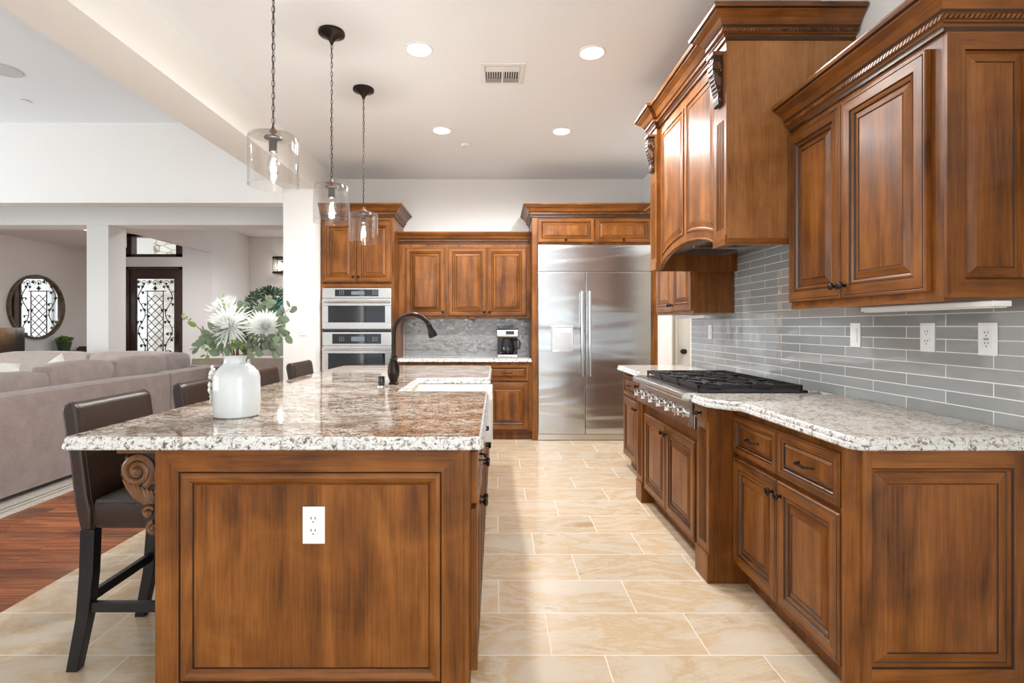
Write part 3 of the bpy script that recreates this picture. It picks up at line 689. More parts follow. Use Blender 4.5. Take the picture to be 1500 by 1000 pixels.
# aisle side doors and drawers (face +X): local frame
fr = thing('aisle_front', None, None, (IX1, IY0, 0), pi/2); fr.parent = isl; fr.name = 'aisle_front'
xs = [0.03, 0.60, 1.155]
for i in range(2):
    a, b = xs[i]+0.006, xs[i+1]-0.006
    drawer(fr, a, b, 0.68, 0.85); door(fr, a, (a+b)/2-0.003, 0.12, 0.66, (a+b)/2-0.03, 0.60); door(fr, (a+b)/2+0.003, b, 0.12, 0.66, (a+b)/2+0.03, 0.60)
door(fr, 1.20, 1.565, 0.12, 0.585, 1.53, 0.53); door(fr, 1.575, 1.94, 0.12, 0.585, 1.61, 0.53)
door(fr, 2.00, 2.5, 0.12, 0.66, 2.46, 0.60); drawer(fr, 2.00, 2.5, 0.68, 0.85); door(fr, 2.51, 3.0, 0.12, 0.66, 2.55, 0.60); drawer(fr, 2.51, 3.0, 0.68, 0.85)
for o_ in [q for q in bpy.data.objects if q.parent == fr]:
    o_.parent = isl; o_.location = (IX1, IY0, 0); o_.rotation_euler = (0, 0, pi/2)
bpy.data.objects.remove(fr)
outlet('white duplex outlet on the island end panel', (-0.592, IY0-0.001-0.0115, 0.626), 0, 'duplex')

def slab(name, poly, z0, z1, mats, label, cat, prof=None):
    """stone slab from a plan outline (ccw), eased ogee edge"""
    prof = prof or [(0.012, 0.0), (0.004, 0.0), (0.0, 0.005), (0.002, 0.016), (0.006, 0.020), (0.006, 0.026), (0.008, 0.034), (0.016, 0.0395), (0.020, 0.040)]
    m = MB(); rings = []
    for d, h in prof: rings.append([(u, v, z0+h*(z1-z0)/0.04) for u, v in inset(poly, d)])
    def mis(i, j): return 1 if i < len(prof)-2 else 0
    m.loft(rings, (False, False), 0, False, True, mis)
    m.face([m.bm.verts.new(p) for p in rings[0]], 1); m.face([m.bm.verts.new(p) for p in rings[-1]], 0)
    o = m.build(name, mats, weld=True); setp(o, label, cat); return o
def rc(cx, cy, r, a0, a1, n=5): return [(cx+r*cos(a0+(a1-a0)*k/n), cy+r*sin(a0+(a1-a0)*k/n)) for k in range(n+1)]
CX0, CX1, CY0, CY1 = -1.411, -0.040, 1.672, 4.78
ipoly = rc(CX0+0.035, CY0+0.035, 0.035, pi, 1.5*pi) + rc(CX1-0.03, CY0+0.03, 0.03, -pi/2, 0) + [(CX1, SY0-0.01), (-0.53, SY0-0.01), (-0.53, SY1-0.05), (CX1, SY1-0.05)] + rc(CX1-0.03, CY1-0.03, 0.03, 0, pi/2) + rc(CX0+0.03, CY1-0.03, 0.03, pi/2, pi)
slab('island_countertop', ipoly, 0.873, 0.914, [GRAN_I, EDGE], 'polished brown and cream granite slab on the island', 'countertop')

# sink
sk = thing('farmhouse_sink', 'white apron front sink set into the island', 'sink', (-0.27, (SY0+SY1)/2, 0.627))
m = MB()
def rr(x0, x1, y0, y1, r, z): return [(u, v, z) for u, v in rc(x1-r, y0+r, r, -pi/2, 0, 4)+rc(x1-r, y1-r, r, 0, pi/2, 4)+rc(x0+r, y1-r, r, pi/2, pi, 4)+rc(x0+r, y0+r, r, pi, 1.5*pi, 4)]
ax0, ax1, ay = -0.33, 0.25, 0.365
ys = -0.012
m.loft([rr(ax0, ax1, -ay+ys, ay+ys-0.02, .02, 0.0), rr(ax0, ax1, -ay+ys, ay+ys-0.02, .02, 0.235), rr(ax0+.006, ax1-.006, -ay+ys+.006, ay+ys-.026, .02, 0.245),
        rr(ax0+.03, ax1-.03, -ay+ys+.03, ay+ys-.05, .03, 0.245), rr(ax0+.036, ax1-.036, -ay+ys+.036, ay+ys-.056, .04, 0.235), rr(ax0+.05, ax1-.05, -ay+ys+.05, ay+ys-.07, .05, 0.03), rr(ax0+.08, ax1-.08, -ay+ys+.08, ay+ys-.10, .05, 0.02)], (True, True), 0, True)
m.build('basin', PORCELAIN, sk)
m = MB(); m.lathe([(0.045, 0), (0.045, 0.003), (0.03, 0.004), (0.028, 0.001)], (-0.03, 0, 0.0205), n=20); m.build('drain', CHROME, sk)
# faucet
fx, fy = -0.635, 3.23
ft = thing('kitchen_faucet', 'dark bronze gooseneck faucet rising behind the white sink', 'faucet', (fx, fy, 0.9145))
m = MB(); m.lathe([(0.030, 0), (0.031, 0.006), (0.024, 0.012), (0.024, 0.018), (0.036, 0.055), (0.0375, 0.080), (0.034, 0.110), (0.026, 0.135), (0.022, 0.145), (0.026, 0.150), (0.026, 0.156), (0.018, 0.160), (0.016, 0.18)], n=24); m.build('faucet_body', BRONZE, ft)
m = MB()
pts = [(0, 0, 0.17), (0, 0, 0.24), (0, 0, 0.30)] + [(0.115-0.115*cos(a), 0, 0.315+0.115*sin(a)) for a in [k*pi/12 for k in range(0, 11)]]
m.tube(pts, 0.0135, 12); m.build('spout', BRONZE, ft)
m = MB(); e = pts[-1]
dr = Vector((0.36, 0, -0.93)).normalized(); P0 = Vector(e)
m.tube([P0, P0+dr*0.01, P0+dr*0.015, P0+dr*0.03, P0+dr*0.06, P0+dr*0.085, P0+dr*0.09], [0.016, 0.019, 0.016, 0.017, 0.026, 0.027, 0.020], 16); m.build('spray_head', BRONZE, ft)
m = MB(); m.tube([(0.0, 0.03, 0.1), (0, 0.055, 0.105), (0.0, 0.07, 0.14), (0, 0.075, 0.17)], [0.010, 0.008, 0.007, 0.009], 10); m.build('lever', BRONZE, ft)
sd = thing('sink_air_switch', 'small black cylinder button on the counter beside the faucet', 'button', (-0.682, 3.10, 0.9145))
m = MB(); m.lathe([(0.022, 0), (0.022, 0.006)], n=20); m.build('base_ring', CHROME, sd)
m = MB(); m.lathe([(0.019, 0.0062), (0.020, 0.012), (0.020, 0.055), (0.017, 0.060)], n=20); m.build('cap', BLACKPL, sd)

# ================================================================== RIGHT BASE RUN
def right_frame(name, label, cat, x, y, group=None): return thing(name, label, cat, (x, y, 0), -pi/2, group)
# near cabinet: face X=1.165, from Y 2.574 (local x=0) to 1.765
FXN = 1.185
b1 = right_frame('base_cabinet', 'near base cabinet with two drawers over two doors and a panelled end', 'cabinet', FXN, 2.574, 'base cabinets along the right wall')
Wn = 2.574-1.765; dep = XR-0.002-FXN
m = MB(); m.box(0, Wn, 0, dep, 0.10, 0.872, 0); m.box(0, Wn+0.01, 0.055, dep, 0.001, 0.10, 0)
# chamfered corner post
m.prism([(Wn, -0.018), (Wn+0.016, -0.018), (Wn+0.045, 0.012), (Wn+0.045, dep), (Wn, dep)], 0.001, 0.872, 'z')
m.build('cabinet_body', WOOD, b1)
half = Wn/2
drawer(b1, 0.006, half-0.004, 0.655, 0.838); drawer(b1, half+0.004, Wn-0.008, 0.655, 0.838)
door(b1, 0.006, half-0.003, 0.115, 0.632, half-0.032, 0.575); door(b1, half+0.003, Wn-0.008, 0.115, 0.632, half+0.032, 0.575)
# end panel facing camera (its own frame: face -Y)
ef = MB(); q0, q1, r0_, r1_, z0_, z1_ = 0.0, dep-0.014, 0.030, 0.495, 0.150, 0.807
ef.box(q0, r0_-0.0002, -0.014, 0, 0.02, 0.870, 0); ef.box(r1_+0.0002, q1, -0.014, 0, 0.02, 0.870, 0); ef.box(r0_, r1_, -0.014, 0, 0.02, z0_, 1); ef.box(r0_, r1_, -0.014, 0, z1_, 0.870, 1)
panel_on(ef, rect(r0_, r1_, z0_, z1_), [(0, 0.014, 2), (0.004, 0.008, 0), (0.009, 0.012, 0), (0.014, 0.003, 2), (0.017, 0.002, 0), (0.050, 0.013, 2), (0.0525, 0.0095, 0), (0.056, 0.012, 0)], 0.0)
e1 = ef.build('end_panel', WOOD, b1); e1.rotation_euler = (0, 0, pi/2); e1.location = (Wn+0.0455, 0.012, 0)
# pilasters
def pilaster(y0, y1, label):
    p = right_frame('fluted_pilaster', label, 'pilaster', 1.05, y1, 'fluted pilasters either side of the range top')
    W = y1-y0; m = MB(); D = XR-0.002-1.05
    m.box(0, W, 0, 0.30, 0.001, 0.868, 0)
    m.box(-0.0, W+0.0, -0.008, -0.0002, 0.001, 0.14, 0); m.box(0, W, -0.010, -0.0002, 0.80, 0.868, 1)
    o = m.build('post', WOOD, p, 0.002)
    m = MB()
    for k in (-1, 0, 1):
        xx = W/2+k*0.030
        m.box(xx-0.0045, xx+0.0045, -0.0012, -0.0003, 0.19, 0.75, 2, bev=0.0003)
        for s in (-1, 1): m.box(xx+s*0.0065-0.002, xx+s*0.0065+0.002, -0.0032, -0.0003, 0.185, 0.755, 0, bev=0.0009)
    m.build('fluting', WOOD, p)
    knob('knob', p, W/2, -0.010, 0.832)
    return p
pilaster(2.578, 2.738, 'fluted wooden post at the near corner of the range top')
pilaster(3.752, 3.90, 'fluted wooden post at the far corner of the range top')
# cabinet under range
FR = 1.072
b2 = right_frame('base_cabinet', 'base cabinet with two doors directly below the steel range top', 'cabinet', FR, 3.75, 'base cabinets along the right wall')
W2 = 3.75-2.742; m = MB(); m.box(0.0, W2, 0, XR-0.004-FR, 0.10, 0.725, 0); m.box(0.0, W2, 0.06, XR-0.004-FR, 0.001, 0.10, 0); m.build('cabinet_body', WOOD, b2)
door(b2, 0.035, W2/2-0.003, 0.12, 0.655, W2/2-0.032, 0.605); door(b2, W2/2+0.003, W2-0.035, 0.12, 0.655, W2/2+0.032, 0.605)
# far cabinet
b3 = right_frame('base_cabinet', 'far narrow base cabinet with one drawer, nearest the hallway', 'cabinet', FXN, 4.80, 'base cabinets along the right wall')
W3 = 4.80-3.904; m = MB(); m.box(0, W3, 0, dep, 0.10, 0.872, 0); m.box(0, W3, 0.055, dep, 0.001, 0.10, 0); m.build('cabinet_body', WOOD, b3)
drawer(b3, 0.02, W3/2-0.003, 0.66, 0.84); drawer(b3, W3/2+0.003, W3-0.01, 0.66, 0.84)
door(b3, 0.02, W3/2-0.003, 0.115, 0.635, handle=False, knobx=W3/2-0.035, knobz=0.58); door(b3, W3/2+0.003, W3-0.01, 0.115, 0.635, knobx=W3/2+0.035, knobz=0.58)
# countertops
near = [(1.795, 1.665), (1.795, 2.752), (1.040, 2.752)] + [(1.022, 2.735), (1.022, 2.61), (1.03, 2.57), (1.055, 2.52), (1.10, 2.47), (1.135, 2.44), (1.140, 2.40)] + [(1.137, 1.72), (1.139, 1.700), (1.148, 1.682), (1.162, 1.670), (1.180, 1.665), (1.24, 1.665)]
near = near[::-1]
def ccw(p):
    a = sum(p[i][0]*p[(i+1) % len(p)][1]-p[(i+1) % len(p)][0]*p[i][1] for i in range(len(p)))
    return p if a > 0 else p[::-1]
RC0 = 2.754; RC1 = 3.748
near = [(x, min(y, RC0-0.003)) for x, y in near]
slab('perimeter_countertop', ccw(near), 0.873, 0.914, [GRAN_R, EDGE], 'pale speckled granite counter nearest the camera on the right', 'countertop')
far = [(1.795, RC1+0.003), (1.795, 4.84), (1.14, 4.84), (1.115, 4.82), (1.108, 4.78), (1.108, 4.08), (1.09, 4.02), (1.04, 3.95), (1.022, 3.90), (1.022, RC1+0.02), (1.03, RC1+0.003)]
slab('perimeter_countertop', ccw(far), 0.873, 0.914, [GRAN_R, EDGE], 'pale granite counter beyond the range top, by the hallway', 'countertop')

# range top
rt = thing('cooktop', 'stainless steel gas range top with six knobs and black grates', 'stove', (1.0, RC1, 0), -pi/2)
WR = RC1-RC0
m = MB(); m.box(0, WR, 0.045, 0.72, 0.728, 0.918, bev=0.002); m.build('body', STEELP, rt)
m = MB(); m.prism([(0.008, 0.742), (0.043, 0.730), (0.043, 0.868), (0.030, 0.868)], 0, WR, 'x'); m.build('control_panel', STEELP, rt)
m = MB(); m.prism([(-0.012+0.022*cos(a)+0.012, 0.896+0.022*sin(a)) for a in [pi*0.5+k*pi/8 for k in range(0, 9)]] + [(0.043, 0.874), (0.06, 0.9185), (0.06, 0.9205), (0.03, 0.9205)], -0.001, WR+0.001, 'x', smooth=False); m.build('bullnose', STEELP, rt)
for k in range(6):
    x = 0.09+k*(WR-0.18)/5; m = MB()
    m.lathe([(0.030, 0.0), (0.030, 0.006), (0.024, 0.010)], (x, 0.022, 0.806), '-y', 20)
    m.lathe([(0.017, 0.010), (0.020, 0.020), (0.021, 0.034), (0.018, 0.038)], (x, 0.022, 0.806), '-y', 20)
    m.box(x-0.009, x+0.009, -0.034, -0.010, 0.786, 0.826, bev=0.002)
    m.build('knob', CHROME, rt)
m = MB(); m.box(0.02, WR-0.02, 0.07, 0.64, 0.9182, 0.922, bev=0.001); m.build('burner_tray', CASTIRON, rt)
for gi in range(3):
    gw_ = (WR-0.05)/3; x0 = 0.025+gi*gw_; x1 = x0+gw_-0.006; m = MB(); y0, y1 = 0.075, 0.635; zt = 0.958; t = 0.011
    for xx in (x0, x1-t): m.box(xx, xx+t, y0, y1, zt-0.020, zt, bev=0.002)
    for yy in (y0, (y0+y1)/2-t/2, y1-t): m.box(x0, x1, yy, yy+t, zt-0.020, zt, bev=0.002)
    for cy in (y0*0.75+y1*0.25, y0*0.25+y1*0.75):
        cx = (x0+x1)/2; m.tube([(cx+0.055*cos(a), cy+0.055*sin(a), zt-0.008) for a in [k*pi/10 for k in range(20)]], 0.006, 6, closed=True)
        for a in range(8):
            c_, s_ = cos(a*pi/4), sin(a*pi/4); l = 0.15
            px = max(x0+t/2, min(x1-t/2, cx+c_*l)); py = max(cy-0.13, min(cy+0.13, cy+s_*l))
            m.tube([(cx+c_*0.03, cy+s_*0.03, zt-0.006), (px, py, zt-0.006)], 0.0062, 6)
    for xx in (x0, x1-t):
        for yy in (y0, y1-t): m.box(xx, xx+t, yy, yy+t, 0.9225, zt-0.019)
    m.build('grate', CASTIRON, rt)
    for cy in (y0*0.75+y1*0.25, y0*0.25+y1*0.75):
        m = MB(); m.lathe([(0.052, 0.9222), (0.052, 0.928), (0.036, 0.930), (0.036, 0.940), (0.030, 0.943)], ((x0+x1)/2, cy, 0), n=20); m.build('burner', BLACKPL, rt)
m = MB(); m.box(-0.0, WR, 0.645, 0.71, 0.9182, 0.932, bev=0.003); m.build('back_vent', STEELP, rt)

# ================================================================== RIGHT UPPERS
UX = 1.47; ud = XR-0.010-UX
u1 = right_frame('upper_cabinet', 'near upper cabinet with two tall doors and crown, cut by the right edge', 'cabinet', UX, 2.60, 'upper cabinets on the right wall')
u1.location.z = 1.366; Wu = 2.60-1.715
m = MB(); m.box(0, Wu, 0, ud, 0, 0.90, 0); m.box(-0.002, Wu-0.0, -0.0, 0.02, -0.012, -0.0005, 1); m.build('cabinet_body', WOOD, u1)
door(u1, 0.010, 0.398, 0.022, 0.840, 0.372, 0.075); door(u1, 0.404, Wu-0.048, 0.022, 0.840, 0.430, 0.075)
crown(u1, [(0, 0), (Wu, 0), (Wu, ud)], 0.868, 1.0, 0.92)
ef = MB(); panel_on(ef, rect(0.0, ud, 0.0, 0.866), [(0, 0, 0), (0, 0.012, 0), (0.058, 0.012, 2), (0.060, 0.006, 0), (0.064, 0.010, 0), (0.068, 0.0, 2), (0.071, -0.002, 0), (0.096, 0.008, 2), (0.098, 0.005, 0), (0.101, 0.007, 0)], 0.0)
e1 = ef.build('end_panel', WOOD, u1); e1.rotation_euler = (0, 0, pi/2); e1.location = (Wu+0.0005, 0.0, 0.0)
ls = thing('under_cabinet_light', 'thin white light bar under the near upper cabinet', 'light', (1.60, 2.05, 1.3335))
m = MB(); m.box(-0.03, 0.03, -0.40, 0.20, 0.0, 0.018, bev=0.003); m.build('housing', WHITE, ls)
m = MB(); m.box(-0.024, 0.024, -0.39, 0.19, -0.004, -0.0005, bev=0.001); m.build('diffuser', OFFWH, ls)
u2 = right_frame('upper_cabinet', 'small upper cabinet beyond the hood above the hallway end of the counter', 'cabinet', 1.485, 4.80, 'upper cabinets on the right wall')
u2.location.z = 1.372; W4 = 4.80-3.93; ud2 = XR-0.010-1.485
m = MB(); m.box(0, W4, 0, ud2, 0, 0.89, 0); m.build('cabinet_body', WOOD, u2)
door(u2, 0.01, W4/2-0.003, 0.02, 0.84, W4/2-0.032, 0.075); door(u2, W4/2+0.003, W4-0.01, 0.02, 0.84, W4/2+0.032, 0.075)
crown(u2, [(0, ud2), (0, 0), (W4, 0)], 0.862, 1.0, 0.92)
ls2 = thing('under_cabinet_light', 'white light bar under the small cabinet beyond the hood', 'light', (1.62, 4.33, 1.340))
m = MB(); m.box(-0.03, 0.03, -0.32, 0.32, 0.0, 0.018, bev=0.003); m.build('housing', WHITE, ls2)
m = MB(); m.box(-0.024, 0.024, -0.31, 0.31, -0.004, -0.0005, bev=0.001); m.build('diffuser', OFFWH, ls2)

# hood: local x=0 at Y=3.90 far, to 1.29 near Y=2.61
hd = right_frame('range_hood', 'tall wooden range hood with arched valance, carved corbels and breakfront crown', 'hood', 1.20, 3.90)
hd.location.z = 1.68; WH = 1.29; dh = XR-0.010-1.20; HZ = 1.03; pw = 0.150
m = MB()
m.box(0, 0.02, 0, dh, 0.0, HZ, 0); m.box(WH-0.02, WH, 0, dh, 0.0, HZ, 0)     # cheeks
m.box(0.02, WH-0.02, dh-0.02, dh, 0.16, HZ, 0); m.box(0.02, WH-0.02, 0.001, dh-0.02, HZ-0.02, HZ, 3)
m.box(WH-0.0, WH+0.006, -0.048, dh, 0.0, 0.028, 3)
m.build('hood_body', WOOD, hd)
m = MB(); m.box(WH+0.0002, WH+0.003, -0.046, dh, 0.030, HZ-0.014, 0); m.build('side_panel', VENEER_LIT, hd)
# front with arch
arch = []
ax0_, ax1_ = pw, WH-pw; ns = 20
for k in range(ns+1):
    f = k/ns; x = ax0_+(ax1_-ax0_)*f
    z = 0.11*(sin(pi*f)**0.6)
    arch.append((x, z))
m = MB()
front = arch[::-1]  # right to left along the bottom
outer = [(ax0_, HZ), (ax1_, HZ)]
# quads strip from arch up to top
rb = [(x, 0.0, z) for x, z in arch]; rt_ = [(x, 0.0, HZ) for x, z in arch]
m.loft([rb, rt_, [(x, -0.022, HZ) for x, z in arch], [(x, -0.022, z) for x, z in arch], rb], (False, False), 0, False, False)
m.build('arched_front', WOOD, hd)
# three raised panels with arched feet
np_ = 2; gap = 0.05; span = (ax1_-ax0_-gap*(np_+1))/np_
def az(x):
    f = max(0, min(1, (x-ax0_)/(ax1_-ax0_))); return 0.11*(max(0, sin(pi*f))**0.6)
for i in range(np_):
    x0 = ax0_+gap+i*(span+gap); x1 = x0+span
    pl = [(x0+(x1-x0)*k/8, az(x0+(x1-x0)*k/8)+0.055) for k in range(9)] + [(x1, HZ-0.07), (x0, HZ-0.07)]
    m = MB(); panel_on(m, pl, [(0, 0, 2), (0, 0.004, 0), (0.004, 0.007, 0), (0.012, 0.007, 0), (0.016, 0.001, 2), (0.019, -0.001, 0), (0.05, 0.007, 2), (0.052, 0.0045, 0), (0.055, 0.006, 0)], -0.0225); m.build('raised_panel', WOOD, hd)
# bead along the arch
m = MB(); m.tube([(x, -0.024, z+0.006) for x, z in arch], 0.006, 6, mi=0); m.build('arch_bead', WOOD, hd)
for x0 in (0, WH-pw):
    m = MB(); m.box(x0, x0+pw, -0.05, -0.0005, -0.0, HZ, 0, bev=0.002)
    m.box(x0-0.0, x0+pw, -0.056, -0.0505, 0.0, 0.05, 1)
    p = m.build('pilaster', WOOD, hd)
    m = MB()
    for k in (-1, 0, 1):
        xx = x0+pw/2+k*0.030
        m.box(xx-0.0045, xx+0.0045, -0.0512, -0.0503, 0.09, 0.63, 2, bev=0.0003)
        for s in (-1, 1): m.box(xx+s*0.0065-0.002, xx+s*0.0065+0.002, -0.0532, -0.0503, 0.085, 0.635, 0, bev=0.0009)
    m.build('fluting', WOOD, p)
    cb = corbel_mesh(0.052, 0.27, 0.07).build('corbel', [CARVED, CARVEDD], hd); cb.rotation_euler = (0, 0, pi/2); cb.location = (x0+pw/2+0.035, -0.0508, 0.985)
crown(hd, [(0, dh), (0, -0.05), (pw, -0.05), (pw, -0.0225), (WH-pw, -0.0225), (WH-pw, -0.05), (WH, -0.05), (WH, dh)], HZ-0.012, 1.0, 0.98)
m = MB(); m.box(0.022, WH-0.022, 0.03, dh-0.022, 0.12, 0.15, 0); m.build('hood_liner', STEEL, hd)
m = MB()
for k in range(3):
    x0 = 0.12+k*0.36; m.box(x0, x0+0.33, 0.10, 0.46, 0.108, 0.1195, 0, bev=0.003)
    for q in range(9): m.box(x0+0.02+q*0.034, x0+0.03+q*0.034, 0.12, 0.44, 0.103, 0.1078)
m.build('filters', CHROME, hd)

# outlets on tile
outlet('white rocker switch plate nearest the hood on the grey tile', (XR-0.0085, 2.60, 1.227), -pi/2, 'switch')
outlet('white duplex outlet between the switch and the test-button outlet', (XR-0.0085, 2.165, 1.225), -pi/2, 'duplex')
outlet('white outlet with a test button, nearest the camera on the tile', (XR-0.0085, 1.900, 1.224), -pi/2, 'gfci')
outlet('small white switch plate at the far hallway end of the tile', (XR-0.0085, 4.37, 1.224), -pi/2, 'switch')
outlet('white light switch on the white wall end left of the ovens', (-2.085, 5.659, 1.23), 0, 'switch')

# ================================================================== BACK WALL
FY = 5.82
# oven tower
ot = thing('oven_cabinet', 'tall wooden cabinet tower holding the microwave and wall oven', 'cabinet', (-1.955, FY, 0)); WT = 0.815; TZ = 2.50
m = MB(); D = YB-0.002-FY
m.box(0, 0.03, 0, D, 0.10, TZ, 0); m.box(WT-0.035, WT, 0, D, 0.10, TZ, 0); m.box(0.03, WT-0.035, 0.02, D, 1.71, TZ, 0); m.box(0.03, WT-0.035, 0, D, 0.10, 0.60, 0)
m.box(0.03, WT-0.035, D-0.02, D, 0.6, 1.71, 0); m.box(0.03, WT-0.035, 0, 0.019, 1.71, 1.745, 1); m.box(0.03, WT-0.035, 0, 0.019, 2.455, TZ, 1)
m.box(0.0, WT, 0.06, D, 0.001, 0.10, 1)
m.build('cabinet_body', WOOD, ot)
door(ot, 0.02, 0.398, 1.765, 2.44, 0.372, 1.82); door(ot, 0.404, WT-0.022, 1.765, 2.44, 0.430, 1.82)
drawer(ot, 0.02, WT-0.02, 0.36, 0.58); drawer(ot, 0.02, WT-0.02, 0.12, 0.345)
crown(ot, [(0, 0), (WT, 0), (WT, D)], TZ-0.015, 1.05, 1.0)
def oven(name, label, z0, z1, ctrl_h, cat):
    o = thing(name, label, cat, (-1.955+0.034, FY, z0)); W = WT-0.035-0.038; H = z1-z0
    m = MB(); m.box(0, W, 0.0, 0.45, 0, H, bev=0.002); m.build('housing', STEELP, o)
    m = MB(); m.box(-0.012, W+0.012, -0.022, -0.001, H-ctrl_h, H, bev=0.003); m.build('control_panel', STEELP, o)
    m = MB(); m.box(0.13 if ctrl_h < 0.13 else 0.10, W-0.13 if ctrl_h < 0.13 else W-0.10, -0.0255, -0.0225, H-ctrl_h+0.02, H-0.02, bev=0.001); dp = m.build('display_panel', DARKGLASS, o)
    m = MB(); m.box(W*0.42, W*0.62, -0.0265, -0.0258, H-ctrl_h*0.68, H-ctrl_h*0.34); m.build('display', plain('display_grey', (0.16, 0.19, 0.22), 0.2), dp)
    m = MB()
    for i in range(3):
        for j in range(3):
            for sx in (0.24, 0.74): m.box(W*sx+i*0.022, W*sx+i*0.022+0.009, -0.0264, -0.0258, H-ctrl_h*0.66+j*0.018, H-ctrl_h*0.66+j*0.018+0.006)
    m.build('buttons', plain('button_grey', (0.4, 0.4, 0.4), 0.4), dp)
    hh = H-ctrl_h-0.006
    m = MB(); b0 = 0.03; fr_ = 0.055
    m.box(-0.012, W+0.012, -0.028, -0.001, b0, b0+0.07, bev=0.003); m.box(-0.012, W+0.012, -0.028, -0.001, hh-0.08, hh, bev=0.003)
    m.box(-0.012, fr_, -0.028, -0.001, b0+0.0705, hh-0.0805); m.box(W-fr_, W+0.012, -0.028, -0.001, b0+0.0705, hh-0.0805); dd = m.build('door', STEELP, o)
    m = MB(); m.box(fr_+0.0005, W-fr_-0.0005, -0.027, -0.003, b0+0.071, hh-0.081); m.build('window', DARKGLASS, dd)
    m = MB(); zz = hh-0.038; m.tube([(0.0, -0.062, zz), (W, -0.062, zz)], 0.011, 12)
    for x in (0.03, W-0.03): m.tube([(x, -0.028, zz), (x, -0.062, zz)], 0.008, 8)
    m.build('handle', CHROME, dd)
    m = MB(); m.box(0, W, -0.010, -0.001, 0.001, 0.026); m.build('vent_strip', BLACKPL, o)
    return o
oven('microwave_oven', 'stainless built-in microwave, upper of the two ovens', 1.215, 1.700, 0.115, 'microwave')
oven('wall_oven', 'stainless wall oven below the microwave, half hidden by the island', 0.605, 1.208, 0.15, 'oven')
# uppers
U0, U1 = -1.138, 0.398
uu = thing('upper_cabinet', 'three door upper cabinet above the coffee maker', 'cabinet', (U0, 6.09, 1.366)); WU = U1-U0
m = MB(); m.box(0, WU, 0, YB-0.009-6.09, 0, 0.90, 0); m.build('cabinet_body', WOOD, uu)
dx = [(0.085, 0.545), (0.575, 1.025), (1.032, 1.485)]
for i, (a, b) in enumerate(dx): door(uu, a, b, 0.028, 0.825, (b-0.028, b-0.028, a+0.028)[i], 0.075)
crown(uu, [(0, 0), (WU, 0)], 0.868, 0.9, 0.92)
# base
bb = thing('base_cabinet', 'back wall base cabinet with small drawer left of the refrigerator', 'cabinet', (U0, FY+0.02, 0))
m = MB(); m.box(0, WU, 0, YB-0.002-FY-0.02, 0.10, 0.872, 0); m.box(0, WU, 0.05, YB-0.002-FY-0.02, 0.001, 0.1, 0); m.build('cabinet_body', WOOD, bb)
for a, b in ((0.03, 0.51), (0.53, 1.01), (1.03, 1.50)):
    drawer(bb, a, b, 0.665, 0.84); door(bb, a, b, 0.125, 0.645, a+0.03, 0.59)
slab('back_countertop', [(U0+0.001, FY-0.012), (U1-0.001, FY-0.012), (U1-0.001, YB-0.010), (U0+0.001, YB-0.010)], 0.873, 0.914, [GRAN_R, EDGE], 'short granite counter under the coffee maker on the back wall', 'countertop')
# fridge surround
fs = thing('refrigerator_cabinet', 'wooden surround with two wide doors above the steel refrigerator', 'cabinet', (0.40, FY, 0)); WF = 1.795-0.40
m = MB(); D = YB-0.002-FY
m.box(0, 0.058, 0, D, 0.001, TZ, 0); m.box(1.325, WF, 0, D, 0.001, TZ, 0); m.box(0.0585, 1.3245, 0, D, 2.185, TZ, 0); m.build('cabinet_body', WOOD, fs)
door(fs, 0.062, 0.685, 2.205, 2.475, 0.37, 2.232, sc=0.75); door(fs, 0.700, 1.322, 2.205, 2.475, 1.01, 2.232, sc=0.75)
crown(fs, [(0, D), (0, 0), (WF, 0)], TZ-0.015, 1.05, 1.0)
# fridge
fg = thing('refrigerator', 'wide stainless side by side refrigerator with water dispenser', 'refrigerator', (0.462, FY, 0)); Wg = 1.26
m = MB(); m.box(0, Wg, 0.03, 0.55, 0.003, 2.18, bev=0.002); m.build('body', STEEL, fg)
m = MB(); m.box(0.002, Wg-0.002, -0.002, 0.028, 1.885, 2.178, bev=0.004); m.build('top_grille', STEELF, fg)
sx = 0.527
m = MB(); m.box(0.004, sx-0.003, -0.022, 0.028, 0.075, 1.872, bev=0.006); dl = m.build('door', STEELF, fg)
m = MB(); m.box(sx+0.003, Wg-0.004, -0.022, 0.028, 0.075, 1.872, bev=0.006); dr_ = m.build('door', STEELF, fg)
m = MB(); m.box(0.004, Wg-0.004, 0.0, 0.028, 0.006, 0.068, bev=0.002); m.build('kick_plate', STEEL, fg)
for x, p in ((sx-0.042, dl), (sx+0.042, dr_)):
    m = MB(); m.tube([(x, -0.075, 0.72), (x, -0.075, 1.66)], 0.014, 12)
    for z in (0.76, 1.62): m.tube([(x, -0.0225, z), (x, -0.075, z)], 0.009, 8)
    m.build('handle', CHROME, p)
m = MB(); x0, x1, z0, z1 = 0.145, 0.395, 0.985, 1.275
panel_on(m, rect(x0, x1, z0, z1), [(0, 0, 0), (0, 0.008, 0), (0.006, 0.010, 0), (0.010, 0.010, 0), (0.014, 0.003, 0), (0.02, 0.003, 0)], -0.0225)
dsp = m.build('water_dispenser', [STEEL, STEEL, SLOT, STEEL], dl)
m = MB(); m.box(x0+0.03, x1-0.03, -0.030, -0.0265, z1-0.07, z1-0.025, bev=0.001); m.box(x0+0.06, x0+0.085, -0.045, -0.0265, z1-0.12, z1-0.07, bev=0.003); m.box(x0+0.02, x1-0.02, -0.05, -0.0265, z0+0.005, z0+0.02, bev=0.002); m.build('spout', CHROME, dsp)
